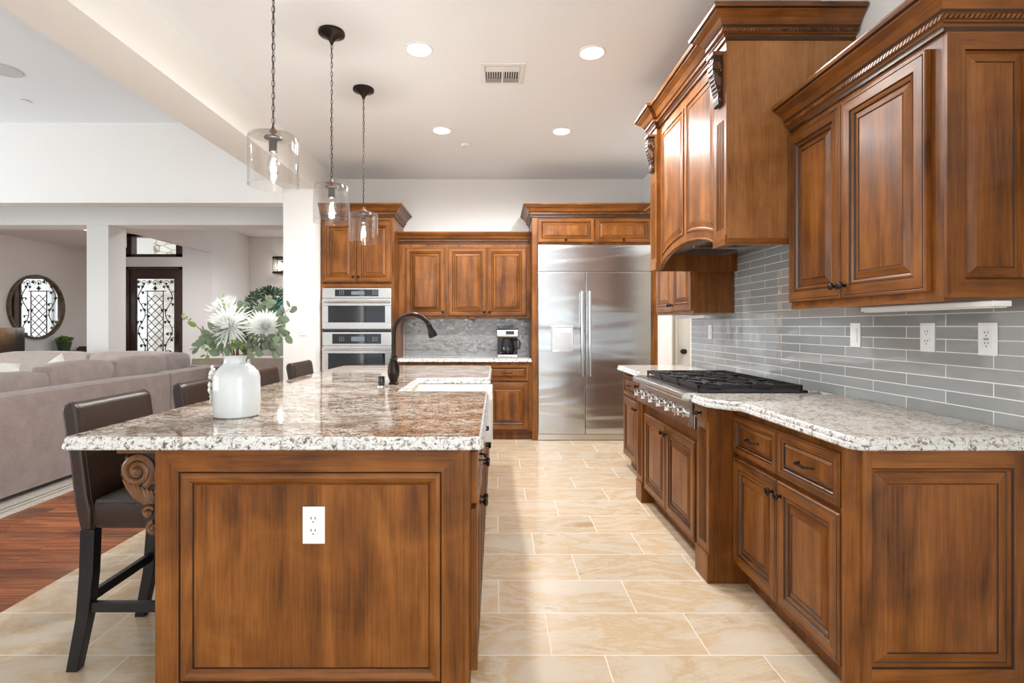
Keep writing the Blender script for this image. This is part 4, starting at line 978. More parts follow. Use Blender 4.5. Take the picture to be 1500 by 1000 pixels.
# coffee maker
cx_, cy_ = 0.13, 6.02
cm = thing('coffee_maker', 'black and steel drip coffee maker on the back counter', 'coffee maker', (cx_, cy_, 0.9145))
m = MB(); m.box(-0.12, 0.12, -0.12, 0.12, 0, 0.038, bev=0.01); m.build('base', STEELP, cm)
m = MB(); m.box(-0.115, 0.115, 0.04, 0.118, 0.0385, 0.29, bev=0.008); m.box(-0.115, 0.115, -0.10, 0.118, 0.318, 0.345, bev=0.01); m.build('housing', BLACKPL, cm)
m = MB(); m.box(-0.125, 0.125, -0.115, 0.12, 0.235, 0.318, bev=0.012); hh = m.build('brew_head', STEELP, cm)
m = MB(); m.box(-0.02, 0.07, -0.1175, -0.1152, 0.265, 0.305); m.build('display', BLACKPL, hh)
m = MB(); m.lathe([(0.05, 0.040), (0.078, 0.055), (0.082, 0.11), (0.07, 0.17), (0.055, 0.20), (0.058, 0.215), (0.05, 0.22)], (0.0, -0.045, 0), n=24); cf = m.build('carafe', DARKGLASS, cm)
m = MB(); m.tube([(0.055, -0.045, 0.2), (0.12, -0.06, 0.205), (0.14, -0.065, 0.17), (0.13, -0.06, 0.11), (0.085, -0.05, 0.085)], 0.010, 8); m.build('handle', BLACKPL, cf)

# ================================================================== CEILING FIXTURES
for i, (x, y, lab) in enumerate([(-0.504, 3.41, 'nearer left recessed ceiling light, beside the middle pendant canopy'), (0.632, 3.45, 'nearer right recessed ceiling light, right of the air vent'),
                                 (-0.504, 4.82, 'farther left recessed ceiling light, left of the smoke detector'), (0.605, 4.84, 'farther right recessed ceiling light, above the refrigerator')]):
    t = thing('recessed_light', lab, 'ceiling light', (x, y, ZC), 0, 'round recessed lights in the kitchen ceiling')
    m = MB(); m.loft([[(r*cos(a), r*sin(a), h) for a in [k*2*pi/32 for k in range(32)]] for r, h in ((0.095, -0.0005), (0.093, -0.006), (0.078, -0.008), (0.072, -0.003), (0.072, -0.0005))], (False, False), 0, True); m.build('trim_ring', WHITE, t)
    m = MB(); m.lathe([(0.071, -0.001), (0.071, -0.004)], n=32); m.build('lens', GLOWW, t)
    l = bpy.data.lights.new('recessed_lamp', 'SPOT'); l.energy = 62; l.spot_size = R(172); l.spot_blend = 0.5; l.shadow_soft_size = 0.07; l.color = (0.97, 0.985, 1.0)
    lo = bpy.data.objects.new('recessed_lamp', l); C.objects.link(lo); lo.parent = t; lo.location = (0, 0, -0.03)
vt = thing('ceiling_vent', 'square white louvred air vent in the kitchen ceiling', 'vent', (0.044, 3.74, ZC))
m = MB(); panel_on(m, rect(-0.155, 0.155, -0.155, 0.155), [(0, 0.0005, 0), (0.002, 0.008, 0), (0.03, 0.010, 0), (0.034, 0.002, 2)], 0); fo = m.build('frame', [OFFWH, OFFWH, SLOT, OFFWH], vt); fo.rotation_euler = (pi/2, 0, 0)
m = MB(); m.box(-0.118, 0.118, -0.118, 0.118, -0.0045, -0.0025); m.build('cavity', SLOT, vt)
m = MB(); m.box(-0.006, 0.006, -0.12, 0.12, -0.012, -0.005)
for k in range(14):
    x = -0.11+k*0.0169
    if abs(x) > 0.008: m.prism([(x, -0.012), (x+0.004, -0.012), (x+0.008, -0.005), (x+0.004, -0.005)], -0.045, 0.045, 'y')
for k in range(4):
    for s in (-1, 1): y = s*(0.055+k*0.017); m.prism([(y, -0.014), (y+0.003, -0.014), (y+s*0.006+0.003, -0.005), (y+s*0.006, -0.005)], -0.118, 0.118, 'x')
m.build('louvres', OFFWH, vt)
sm = thing('smoke_detector', 'small round white smoke detector on the kitchen ceiling', 'smoke detector', (-0.305, 5.19, ZC))
m = MB(); m.lathe([(0.045, -0.0005), (0.045, -0.012), (0.035, -0.022), (0.01, -0.024)], n=24); m.build('housing', OFFWH, sm)
sp_ = thing('ceiling_speaker', 'large round white speaker in the living room ceiling', 'speaker', (-4.25, 4.5, ZL))
m = MB(); m.lathe([(0.135, -0.0005), (0.135, -0.006), (0.125, -0.008), (0.12, -0.005)], n=32); m.build('grille', plain('speaker_cloth', (0.62, 0.62, 0.63), 0.7, nscale=200), sp_)
sp2 = thing('sprinkler_cover', 'tiny white disc on the living room ceiling beyond the speaker', 'sprinkler', (-4.62, 5.12, ZL))
m = MB(); m.lathe([(0.045, -0.003), (0.045, -0.008), (0.04, -0.009)], n=20); m.build('disc', OFFWH, sp2)
# added fill lamps, out of view, to brighten the foyer and dining room
for i, (x, y) in enumerate([(-4.0, 1.5), (-6.5, 1.5), (-4.0, 3.2), (-6.8, 9.0), (-4.0, 8.8), (-4.0, 11.0)]):
    if i < 3: continue
    l = bpy.data.lights.new('fill_lamp', 'SPOT'); l.energy = 125; l.spot_size = R(155); l.spot_blend = 0.8; l.shadow_soft_size = 0.08; l.color = (0.97, 0.98, 1.0)
    lo = bpy.data.objects.new('fill_lamp', l); C.objects.link(lo); lo.location = (x, y, ZL-0.03)

def pendant(y, label, ztop=ZC):
    t = thing('pendant_light', label, 'pendant light', (-1.012, y, ZC), 0, 'pendant lights over the island')
    m = MB(); m.lathe([(0.078, -0.0005), (0.080, -0.010), (0.078, -0.018), (0.055, -0.028), (0.030, -0.040), (0.016, -0.058), (0.010, -0.072), (0.006, -0.080)], n=28); m.build('canopy', BRONZE, t)
    g1 = ZC-2.135; g0 = ZC-1.905
    m = MB(); z = -0.078; k = 0; end = -g1+0.045
    ln, lw, r = 0.034, 0.008, 0.0016
    while z > end:
        pts = []
        for q in range(10):
            a = q*2*pi/10; u = lw*cos(a)*0.9; v = sin(a)*ln/2
            pts.append((u, 0, z-ln/2+v+0.003) if k % 2 == 0 else (0, u, z-ln/2+v+0.003))
        m.tube(pts, r, 5, closed=True); z -= ln-0.006; k += 1
    m.tube([(0.0, 0, -0.07), (0.003, 0.002, -0.3), (-0.003, 0, -0.55), (0.002, 0, -0.75), (0, 0, end)], 0.0020, 5)
    m.build('chain', BRONZE, t)
    m = MB(); m.lathe([(0.004, 0.045), (0.008, 0.035), (0.012, 0.028), (0.018, 0.022), (0.016, 0.016), (0.009, 0.010), (0.008, 0.0)], (0, 0, -g1), n=16); m.build('finial', RUST, t)
    R_ = 0.108
    m = MB(); t_ = 0.003
    m.lathe([(0.008, -0.002), (R_-0.012, -0.002), (R_-0.003, -0.005), (R_, -0.014), (R_, -(g0-g1)), (R_-t_, -(g0-g1)), (R_-t_, -0.014), (R_-0.012, -0.002-t_), (0.008, -0.002-t_), (0.008, -0.002)], (0, 0, -g1), n=48, caps=(False, False))
    m.build('glass_shade', GLASS, t, weld=True)
    m = MB(); m.lathe([(0.038, -0.008), (0.040, -0.014), (0.030, -0.018), (0.019, -0.020), (0.019, -0.075), (0.015, -0.078)], (0, 0, -g1), n=20); m.build('socket', BRONZE, t)
    m = MB(); m.lathe([(0.012, -0.079), (0.014, -0.090), (0.024, -0.115), (0.029, -0.140), (0.026, -0.160), (0.016, -0.178), (0.004, -0.185)], (0, 0, -g1), n=20); bl = m.build('bulb', CRYSTAL, t)
    m = MB(); m.tube([(0.009*cos(a*2.4), 0.009*sin(a*2.4), -g1-0.105-0.005*a) for a in range(12)], 0.0022, 5); m.build('filament', FILA, bl)
    l = bpy.data.lights.new('bulb_lamp', 'POINT'); l.energy = 6; l.shadow_soft_size = 0.016; l.color = (1, 0.97, 0.93)
    lo = bpy.data.objects.new('bulb_lamp', l); C.objects.link(lo); lo.parent = t; lo.location = (0, 0, -g1-0.138)
def fill_lamp(x, y, z, e):
    l = bpy.data.lights.new('fill_lamp', 'POINT'); l.energy = e; l.shadow_soft_size = 0.1; l.color = (1, 0.94, 0.86)
    o = bpy.data.objects.new('fill_lamp', l); C.objects.link(o); o.location = (x, y, z)
fill_lamp(2.7, 5.4, 2.6, 14)     # fill lamp added to brighten the dark side hallway, no fixture modelled
pendant(2.37, 'nearest glass cylinder pendant, its canopy out of frame')
pendant(3.21, 'middle of the three clear glass pendants over the island')
pendant(3.98, 'farthest glass pendant, in front of the oven tower')

# ================================================================== BAR STOOLS
def make_stool():
    t = thing('bar_stool', None, 'bar stool', (0, 0, 0), 0, 'leather bar stools along the island')
    # local: faces +x ; back at x=0 ; y 0..0.42
    W = 0.42
    m = MB()
    # backrest: tilted slab from z .52 to .99, leaning to -x
    prof = [(0.035, 0.525), (0.012, 0.62), (-0.008, 0.80), (-0.036, 0.955), (-0.035, 0.971), (-0.028, 0.982), (-0.017, 0.989), (-0.004, 0.991), (0.009, 0.987), (0.018, 0.978), (0.023, 0.965), (0.045, 0.80), (0.065, 0.64), (0.075, 0.60), (0.075, 0.525)]
    prof = prof[::-1]
    def ring(y, d, bow):
        return [(px-(bow if px < 0.05 or True else 0), y, pz) for px, pz in inset(prof, d)]
    rg = [ring(0.0, 0.012, 0), ring(0.003, 0.004, 0.0), ring(0.012, 0, 0.0)]+[ring(W*k/8, 0, 0.004*sin(pi*k/8)) for k in range(1, 8)]+[ring(W-0.012, 0, 0.0), ring(W-0.003, 0.004, 0.0), ring(W, 0.012, 0)]
    m.loft(rg, (True, True), 0, True)
    br = m.build('backrest', LEATHER, t)
    for y in (0.016, W-0.016):
        m = MB(); m.tube([(px, y, pz) for px, pz in inset(prof, -0.0002)], 0.0013, 5, closed=True); m.build('piping', STITCH, br)
    m = MB(); m.box(0.077, 0.415, 0.005, W-0.005, 0.527, 0.640, bev=0.022); se = m.build('seat', LEATHER, t)
    for p in se.data.polygons: p.use_smooth = True
    m = MB(); m.tube([(0.10, 0.003, 0.622), (0.40, 0.003, 0.622)], 0.0025, 5); m.build('piping', LEATHER, se)
    def leg(pts, name='leg'):
        m = MB(); m.loft([[(x-a, y-b, z), (x+a, y-b, z), (x+a, y+b, z), (x-a, y+b, z)] for x, y, z, a, b in pts]); m.build(name, BLACKWOOD, t, 0.003)
    for y in (0.028, W-0.028):
        leg([(0.055, y, 0.5245, .027, .020), (0.050, y, 0.36, .026, .020), (0.035, y, 0.20, .024, .019), (-0.005, y, 0.001, .021, .018)])
        leg([(0.385, y, 0.526, .022, .020), (0.385, y, 0.001, .018, .017)])
    def st(a, b, w_=0.011, h_=0.018):
        m = MB(); A, B = Vector(a), Vector(b); d = (B-A).normalized(); n = Vector((-d.y, d.x, 0))
        m.loft([[(p+n*w_*sx+Vector((0, 0, h_*sz))) for sx, sz in ((-1, -1), (1, -1), (1, 1), (-1, 1))] for p in (A, B)]); m.build('stretcher', BLACKWOOD, t, 0.002)
    for y in (0.028, W-0.028): st((0.060, y, 0.235), (0.366, y, 0.235))
    st((0.045, 0.049, 0.265), (0.045, W-0.049, 0.265)); st((0.385, 0.049, 0.18), (0.385, W-0.049, 0.18))
    return t
st0 = make_stool()
labs = ['nearest brown leather bar stool, its black legs visible left of the corbel', 'second bar stool from the camera, just left of the white vase',
        'third bar stool, mostly hidden behind the white vase', 'farthest bar stool, in front of the white wall end']
for i, y in enumerate((1.905, 2.55, 3.26, 3.94)):
    s_ = st0 if i == 0 else copy_tree(st0)
    s_.location = (-1.555, y, 0); s_['label'] = labs[i]

# ================================================================== VASE AND FLOWERS
VX, VY = -1.036, 2.085
vs = thing('flower_vase', 'white glazed ceramic vase with raised blossoms on its side', 'vase', (VX, VY, 0.9145))
m = MB(); m.lathe([(0.078, 0), (0.084, 0.004), (0.086, 0.02), (0.087, 0.10), (0.086, 0.155), (0.080, 0.175), (0.062, 0.195), (0.050, 0.205), (0.047, 0.215), (0.049, 0.235), (0.052, 0.242), (0.046, 0.242), (0.043, 0.22), (0.043, 0.10)], n=48)
m.build('body', plain('white_glaze', (0.74, 0.77, 0.76), 0.15, nscale=12, var=0.04, coat=0.6), vs)
m = MB(); rv = random.Random(5)
for (dz, da, s) in ((0.075, 0.0, 0.9), (0.105, 0.25, 1.1), (0.125, -0.2, 1.0), (0.150, 0.1, 1.0), (0.175, -0.05, 0.8), (0.05, 0.1, 0.6)):
    a = pi*1.02+da; c = Vector((0.092*cos(a), 0.092*sin(a), dz+0.01)); n = Vector((cos(a), sin(a), 0))
    tq = n.to_track_quat('Z', 'Y').to_matrix().to_4x4()
    for k in range(5):
        b = k*2*pi/5+rv.random(); off = tq @ Vector((cos(b)*0.012*s, sin(b)*0.012*s, 0.004))
        m.ball(c+off, 0.011*s, (1, 0.7, 0.5), sub=2, M=tq @ Matrix.Rotation(b, 4, 'Z'))
    m.ball(c+n*0.006, 0.004*s, sub=1)
m.build('blossom_relief', PORCELAIN, vs)

PETAL = plain('white_petal', (0.95, 0.95, 0.92), 0.6, nscale=20, var=0.02)
EUC = plain('eucalyptus_leaf', (0.19, 0.25, 0.16), 0.55, nscale=14, var=0.3)
EUC2 = plain('fresh_leaf', (0.24, 0.36, 0.08), 0.5, nscale=14, var=0.3)
STEMR = plain('red_stem', (0.22, 0.09, 0.045), 0.6)
STEMG = plain('green_stem', (0.12, 0.22, 0.05), 0.6)
for M_ in (PETAL, EUC, EUC2):
    nt = M_.node_tree; b = nt.nodes['Principled BSDF']; out = nt.nodes['Material Output']
    tr = N(nt, 'ShaderNodeBsdfTranslucent'); ms = N(nt, 'ShaderNodeMixShader'); ms.inputs[0].default_value = 0.4
    L(nt, b.inputs['Base Color'].links[0].from_socket, tr.inputs[0]); L(nt, b.outputs[0], ms.inputs[1]); L(nt, tr.outputs[0], ms.inputs[2]); L(nt, ms.outputs[0], out.inputs[0])
def petal(m, base, d, up, L_, w_, curl, cup=0.3, seg=5, blunt=False):
    d = d.normalized(); side = d.cross(up)
    side = side.normalized() if side.length > 1e-4 else d.orthogonal().normalized()
    upv = side.cross(d).normalized(); prev = None
    for k in range(seg+1):
        f = k/seg; a = curl*f
        c = base+d*(L_*(f-0.15*a*a*f))+upv*(L_*f*sin(a)*0.8)
        ww = w_*(sin(pi*min(1, f*0.9+0.12))**(0.6 if blunt else 0.8))*0.5 + (0.0 if k else w_*0.1)
        row = [m.bm.verts.new(c-side*ww+upv*ww*cup), m.bm.verts.new(c), m.bm.verts.new(c+side*ww+upv*ww*cup)]
        if prev:
            for q in range(2): m.face([prev[q], prev[q+1], row[q+1], row[q]], 0, True)
        prev = row
def curve(a, b, sag, n=9):
    A, B = Vector(a), Vector(b); out = []
    for k in range(n):
        f = k/(n-1); p = A.lerp(B, f); p.z += sag*sin(pi*f); out.append(p)
    return out
VT = Vector((VX, VY, 0.9145+0.10))
def mum(center, facing, rad, label, seed):
    rd = random.Random(seed); base = VT+Vector((rd.uniform(-.015, .015), rd.uniform(-.015, .015), 0))
    t = thing('chrysanthemum', label, 'flower', base, 0, 'white chrysanthemums in the vase')
    c = Vector(center)-base; F = Vector(facing).normalized()
    q = F.to_track_quat('Z', 'Y')
    m = MB(); m.tube([Vector((0, 0, 0)), Vector((c.x*0.15, c.y*0.15, 0.09)), Vector((c.x*0.5, c.y*0.5, c.z*0.68)), c-F*0.01], 0.003, 6); m.build('stem', STEMG, t)
    m = MB(); tot = 210; m.ball(c, rad*0.24, sub=2)
    for k in range(tot):
        f = k/tot; el = pi/2*(1-f*1.15)            # from centre outwards
        az_ = k*2.39996
        d = Vector((cos(az_)*cos(el), sin(az_)*cos(el), sin(el)))
        L_ = rad*(0.45+0.55*f)*rd.uniform(0.88, 1.1)
        dd = q @ d; petal(m, c+dd*0.004, dd, F if f < 0.9 else Vector((0, 0, 1)), L_, 0.0085+0.003*f, rd.uniform(0.1, 0.5)*(1 if f < 0.75 else -0.6), 0.5, 4)
    m.build('bloom', PETAL, t)
    return t
def PX(px, py, y): s = 765/y; return ((px-727)/s, y, 1.27-(py-478)/s)     # a measured point of the bouquet in metres
mum(PX(338, 478, 2.03), (-0.35, -0.75, 0.35), 0.105, 'largest white chrysanthemum at the front of the vase', 1)
mum(PX(332, 457, 2.14), (-0.3, -0.5, 0.8), 0.092, 'white chrysanthemum highest at the back left of the bouquet', 2)
mum(PX(388, 480, 2.05), (0.45, -0.7, 0.3), 0.088, 'white chrysanthemum on the right side of the bouquet', 3)
def sprig(tip, label, leaves, size, mat, seed, sag=0.02, pair=True, first=0.25, stem=STEMR, shape=0.85):
    rd = random.Random(seed); base = VT+Vector((rd.uniform(-.02, .02), rd.uniform(-.02, .02), 0.0))
    t = thing('eucalyptus_sprig', label, 'foliage', base, 0, 'eucalyptus sprigs in the vase')
    e = Vector(tip)-base; neck = Vector((max(-.03, min(.03, e.x*0.2)), max(-.03, min(.03, e.y*0.2)), 0.125))
    pts = [Vector((0, 0, 0)), neck] + [neck.lerp(e, f)+Vector((0, 0, sag*sin(pi*f))) for f in (0.2, 0.4, 0.6, 0.8, 1.0)]
    m = MB(); m.tube(pts, [0.0025, .0025, .0022, .002, .0017, .0014, .001], 6); m.build('stem', stem, t)
    def at(f):
        x = f*(len(pts)-1-1e-6); i = int(x); return pts[i].lerp(pts[i+1], x-i), (pts[i+1]-pts[i]).normalized()
    m = MB()
    for k in range(leaves):
        f = first+(1-first)*k/(leaves-1); p, d = at(f)
        for s in ((-1, 1) if pair else ((-1) ** k,)):
            o = Vector((rd.uniform(-1, 1), rd.uniform(-1, 1), rd.uniform(-0.5, 0.9))); o = (o-d*o.dot(d)).normalized()
            dirv = (o*s*0.8+d*0.7+Vector((0, 0, rd.uniform(-.3, .3)))).normalized()
            ps = p+dirv*0.008; sz = size*(1.1-0.45*f)*rd.uniform(0.8, 1.15)
            upv = Vector((rd.uniform(-.6, .6), -0.9, rd.uniform(-0.2, 0.8)))
            petal(m, ps, dirv, upv, sz, sz*shape, rd.uniform(-0.3, 0.3), 0.15, 5, True)
    m.build('leaves', mat, t)
sprig(PX(424, 452, 2.05), 'round leafed sprig reaching farthest right over the counter', 7, 0.052, EUC, 11, 0.02, True, 0.35)
sprig(PX(410, 520, 2.0), 'round leafed sprig drooping at the right of the vase neck', 6, 0.050, EUC, 12, 0.06, True, 0.4)
sprig(PX(392, 442, 2.12), 'sprig with a large round leaf at the top right', 7, 0.055, EUC, 13, 0.02, True, 0.4)
sprig(PX(355, 452, 2.08), 'upright sprig in the middle of the bouquet', 7, 0.048, EUC, 14, 0.0, True, 0.4)
sprig(PX(268, 463, 2.1), 'thin pale green sprig reaching farthest left', 10, 0.030, EUC2, 15, 0.01, True, 0.45, STEMR, 0.5)
sprig(PX(325, 438, 2.1), 'short green sprig standing above the white blooms', 8, 0.026, EUC2, 16, 0.02, True, 0.6, STEMG, 0.5)
sprig(PX(290, 508, 2.04), 'sprig with long leaves drooping left below the big bloom', 7, 0.052, EUC, 17, 0.06, True, 0.45, STEMR, 0.6)
sprig(PX(300, 528, 2.02), 'fresh green sprig hanging low at the left of the neck', 8, 0.030, EUC2, 18, 0.09, True, 0.45, STEMG, 0.5)
sprig(PX(372, 515, 1.98), 'leafy sprig over the front rim of the vase', 6, 0.046, EUC, 19, 0.06, True, 0.45)
sprig(PX(398, 500, 1.98), 'leafy sprig between the right bloom and the neck', 6, 0.048, EUC, 20, 0.03, True, 0.45)
sprig(PX(348, 505, 1.99), 'dense green sprig filling the vase mouth', 8, 0.032, EUC2, 21, 0.03, True, 0.45, STEMG, 0.6)

sprig(PX(345, 450, 2.2), 'back sprig rising behind the highest bloom', 7, 0.058, EUC, 22, 0.0, True, 0.35)
sprig(PX(310, 490, 1.98), 'leafy sprig over the left shoulder of the vase', 7, 0.055, EUC, 23, 0.05, True, 0.3, STEMR, 0.6)
sprig(PX(375, 468, 2.15), 'round leafed sprig between the two front blooms', 8, 0.056, EUC, 24, 0.0, True, 0.25)
sprig(PX(405, 478, 2.15), 'sprig behind the right bloom', 8, 0.056, EUC, 25, 0.02, True, 0.3)

sprig(PX(338, 512, 1.97), 'short leafy sprig hanging over the front of the vase mouth', 6, 0.040, EUC, 26, 0.05, True, 0.35)
sprig(PX(418, 490, 2.04), 'round leafed sprig pointing right, below the farthest one', 7, 0.052, EUC, 27, 0.03, True, 0.35)
sprig(PX(300, 500, 2.15), 'grey green sprig behind the largest bloom', 7, 0.052, EUC, 28, 0.03, True, 0.3)

# ================================================================== LIVING ROOM
def softbox(m, x0, x1, y0, y1, z0, z1, r, puff=0.0, mi=0):
    t = bmesh.new(); bmesh.ops.create_cube(t, size=1.0); bmesh.ops.subdivide_edges(t, edges=t.edges[:], cuts=5, use_grid_fill=True)
    c = Vector(((x0+x1)/2, (y0+y1)/2, (z0+z1)/2)); h = Vector(((x1-x0)/2, (y1-y0)/2, (z1-z0)/2))
    for v in t.verts:
        p = Vector((v.co.x*2*h.x, v.co.y*2*h.y, v.co.z*2*h.z)); q = Vector([max(-h[i]+r, min(h[i]-r, p[i])) for i in range(3)])
        d = p-q
        if d.length > 1e-9: p = q+d.normalized()*r
        u = Vector([p[i]/h[i] for i in range(3)])
        for i in range(3):
            j, k = (i+1) % 3, (i+2) % 3; p[i] += puff*u[i]*(1-u[j]**2)*(1-u[k]**2)
        v.co = c+p
    m.merge(t, mi, None, True)
rg = thing('area_rug', 'pale patterned rug under the sectional sofa', 'rug', (-5.6, 4.4, 0.0))
m = MB(); m.box(-2.7, 2.33, -3.2, 2.9, 0.001, 0.012, bev=0.002); m.build('pile', RUG, rg)
m = MB(); m.box(2.2, 2.215, -3.1, 2.8, 0.0122, 0.0135); m.box(2.26, 2.27, -3.1, 2.8, 0.0122, 0.0135); m.build('border_line', plain('rug_dark', (0.2, 0.19, 0.17), 0.9), rg)
sf = thing('sectional_sofa', 'taupe fabric sectional sofa with its long back toward the kitchen', 'sofa', (-3.46, 3.0, 0.0145))
fl = 0.04
def part(name, mats, *boxes, r=0.04, puff=0.01):
    m = MB()
    for b in boxes: softbox(m, *b, r, puff)
    return m.build(name, mats, sf)
part('base', SOFA, (-0.98, -0.24, -0.9, 2.56, fl, 0.34), r=0.03, puff=0)
part('base', SOFA, (-0.98, -0.24, 2.575, 3.57, fl, 0.34), (-3.9, -0.985, 3.0, 3.57, fl, 0.34), r=0.03, puff=0)
part('back_frame', SOFA, (-0.235, 0.0, -0.9, 2.565, fl, 0.765), r=0.035, puff=0.004)
part('back_frame', SOFA, (-0.235, 0.0, 2.57, 3.85, fl, 0.765), r=0.035, puff=0.004)
part('back_frame', SOFA, (-3.9, -0.24, 3.62, 3.85, fl, 0.765), r=0.035, puff=0.004)
for a, b in ((-0.9, 0.58), (0.585, 1.57), (1.575, 2.56)): part('seat_cushion', SOFA, (-0.98, -0.245, a, b, 0.345, 0.47), r=0.05, puff=0.02)
for a, b in ((-3.9, -2.9), (-2.895, -1.7)): part('seat_cushion', SOFA, (a, b, 2.7, 3.35, 0.345, 0.47), r=0.05, puff=0.02)
for a, b, dz in ((0.3, 1.36, -0.035), (1.365, 2.10, 0.01), (2.105, 2.92, 0.01), (2.925, 3.37, 0.01)):
    c_ = part('back_cushion', SOFA, (-0.46, -0.245, a, b, 0.50, 0.92+dz), r=0.06, puff=0.022)
for a, b in ((-3.85, -2.75), (-2.74, -1.55), (-1.54, -0.5)):
    c_ = part('back_cushion', SOFA2, (a, b, 3.38, 3.615, 0.50, 0.935), r=0.06, puff=0.018); c_['label'] = 'lighter beige back cushion'
for x in (-0.9, -0.1):
    for y in (-0.8, 2.4, 3.5): m = MB(); m.box(x-0.03, x+0.03, y-0.03, y+0.03, 0.0, fl+0.005); m.build('foot', BLACKWOOD, sf)
def pillow(loc, rot, label, s=0.24):
    t = thing('throw_pillow', label, 'pillow', loc, 0, 'white throw pillows on the sectional sofa'); t.rotation_euler = rot
    m = MB(); tb = bmesh.new(); bmesh.ops.create_cube(tb, size=1.0); bmesh.ops.subdivide_edges(tb, edges=tb.edges[:], cuts=7, use_grid_fill=True)
    for v in tb.verts:
        u, w_ = v.co.x*2, v.co.z*2; th = 0.085*((1-u**4)*(1-w_**4))**0.5+0.004
        pin = 1-0.10*(1-abs(u*w_)); v.co = Vector((u*s*(pin if abs(u) > .9 else 1), v.co.y*2*th, w_*s*(pin if abs(w_) > .9 else 1)))
    m.merge(tb, 0, None, True); m.build('cover', PILLOW, t)
pillow((-4.10, 4.82, 0.70), (R(-6), R(-24), R(86)), 'white pillow with its point up against the taupe cushions')
pillow((-4.36, 4.50, 0.745), (R(-6), R(12), R(86)), 'white pillow cut by the left edge of the frame')
# second sofa behind flowers
s2 = thing('beige_sofa', 'pinkish beige sofa seen behind the white vase', 'sofa', (-4.7, 8.0, 0.0))
m = MB(); softbox(m, 0, 2.2, 0.0, 0.24, 0.03, 0.80, 0.06, 0.01); m.build('back_frame', SOFA2, s2)
m = MB(); softbox(m, 0, 2.2, 0.245, 0.95, 0.03, 0.44, 0.05, 0.01); m.build('seat', SOFA2, s2)
for x in (0.0, 2.0): m = MB(); softbox(m, x-0.205 if x == 0 else x+0.205, x-0.005 if x == 0 else x+0.4, 0.05, 0.95, 0.03, 0.62, 0.05, 0.01); m.build('arm', SOFA2, s2)
for x in (0.1, 2.0):
    for y in (0.1, 0.85): m = MB(); m.lathe([(0.015, 0.001), (0.022, 0.04)], (x, y, 0), n=10); m.build('foot', BLACKWOOD, s2)

# mirror on left wall (faces +X)
mr_ = thing('round_mirror', 'round wall mirror reflecting the front door', 'mirror', (-8.598, 9.76, 1.63), pi/2)
m = MB(); K = 64; Rm = 0.60
m.loft([[(r*cos(2*pi*k/K), -o, r*sin(2*pi*k/K)) for k in range(K)] for r, o in ((Rm, 0), (Rm, 0.05), (Rm-0.012, 0.055), (Rm-0.035, 0.05), (Rm-0.045, 0.012), (Rm-0.045, 0.001))], (False, False), 0, True)
m.build('frame', plain('aged_bronze', (0.15, 0.115, 0.075), 0.4, 0.6, nscale=10, var=0.4), mr_)
m = MB(); m.lathe([(Rm-0.046, 0.004), (Rm-0.046, 0.010)], axis='-y', n=64, smooth=False)
mm_, nt, b = newmat('mirror_silver'); b.inputs['Metallic'].default_value = 1; b.inputs['Roughness'].default_value = 0.01; b.inputs['Base Color'].default_value = (0.93, 0.94, 0.94, 1)
m.build('glass', mm_, mr_)
# console table, plant, box, canvas
ct = thing('console_table', 'dark narrow console table below the round mirror', 'table', (-8.42, 9.7, 0))
m = MB(); m.box(-0.175, 0.175, -2.0, 1.35, 0.755, 0.79, bev=0.003); m.build('tabletop', ESPRESSO, ct)
for x in (-0.15, 0.15):
    for y in (-1.95, 1.3): m = MB(); m.box(x-0.02, x+0.02, y-0.02, y+0.02, 0.001, 0.7545, bev=0.002); m.build('leg', ESPRESSO, ct)
pp = thing('potted_plant', 'small green plant in a dark green pot right of the mirror', 'plant', (-8.40, 10.15, 0.7905))
m = MB(); m.lathe([(0.09, 0), (0.12, 0.16), (0.125, 0.17), (0.11, 0.17), (0.10, 0.15)], n=20); m.build('pot', plain('green_pot', (0.05, 0.09, 0.05), 0.4), pp)
m = MB(); rd = random.Random(9)
for k in range(150):
    a = rd.uniform(0, 2*pi); r_ = rd.uniform(0, 0.13); p = Vector((r_*cos(a), r_*sin(a), 0.16+rd.uniform(0, 0.11)*(1-r_*3)))
    petal(m, p, Vector((cos(a), sin(a), rd.uniform(0, 1.2))), Vector((0, 0, 1)), 0.07, 0.045, 0.3, 0.2, 3, True)
m.build('leaves', plain('bright_leaf', (0.14, 0.30, 0.05), 0.5, nscale=14, var=0.4), pp)
bx = thing('wooden_box', 'low brown wooden tray at the right end of the console', 'box', (-8.40, 10.72, 0.7905))
m = MB(); m.box(-0.1, 0.1, -0.15, 0.15, 0, 0.05, bev=0.004); m.build('case', RUST, bx)
m = MB(); m.box(-0.08, 0.08, -0.12, 0.12, 0.0505, 0.075, bev=0.004); m.build('lid', ESPRESSO, bx)
# canvas picture (autumn lake) leaning on console, faces +X
cv = thing('canvas_picture', 'small canvas of autumn trees and mountains below the mirror', 'picture', (-8.36, 8.86, 0.7905), pi/2)
m = MB(); m.box(-0.40, 0.40, 0.0, 0.03, 0.0, 0.46)
cm_, nt, b = newmat('autumn_lake'); b.inputs['Roughness'].default_value = 0.8
tc = N(nt, 'ShaderNodeTexCoord'); sp = N(nt, 'ShaderNodeSeparateXYZ'); L(nt, tc.outputs['Object'], sp.inputs[0])
nz = noise(nt, mapping(nt, (14, 1, 4), rnd=False), 1.0, 5, 0.7)
hx = N(nt, 'ShaderNodeMath', operation='MULTIPLY_ADD'); L(nt, nz, hx.inputs[0]); hx.inputs[1].default_value = -0.28; L(nt, sp.outputs[2], hx.inputs[2])
skyr = ramp(nt, [(0.0, (0.03, 0.03, 0.03)), (0.16, (0.05, 0.05, 0.05)), (0.22, (0.17, 0.19, 0.22)), (0.30, (0.55, 0.60, 0.64)), (0.5, (0.66, 0.68, 0.68))]); L(nt, hx.outputs[0], skyr.inputs[0])
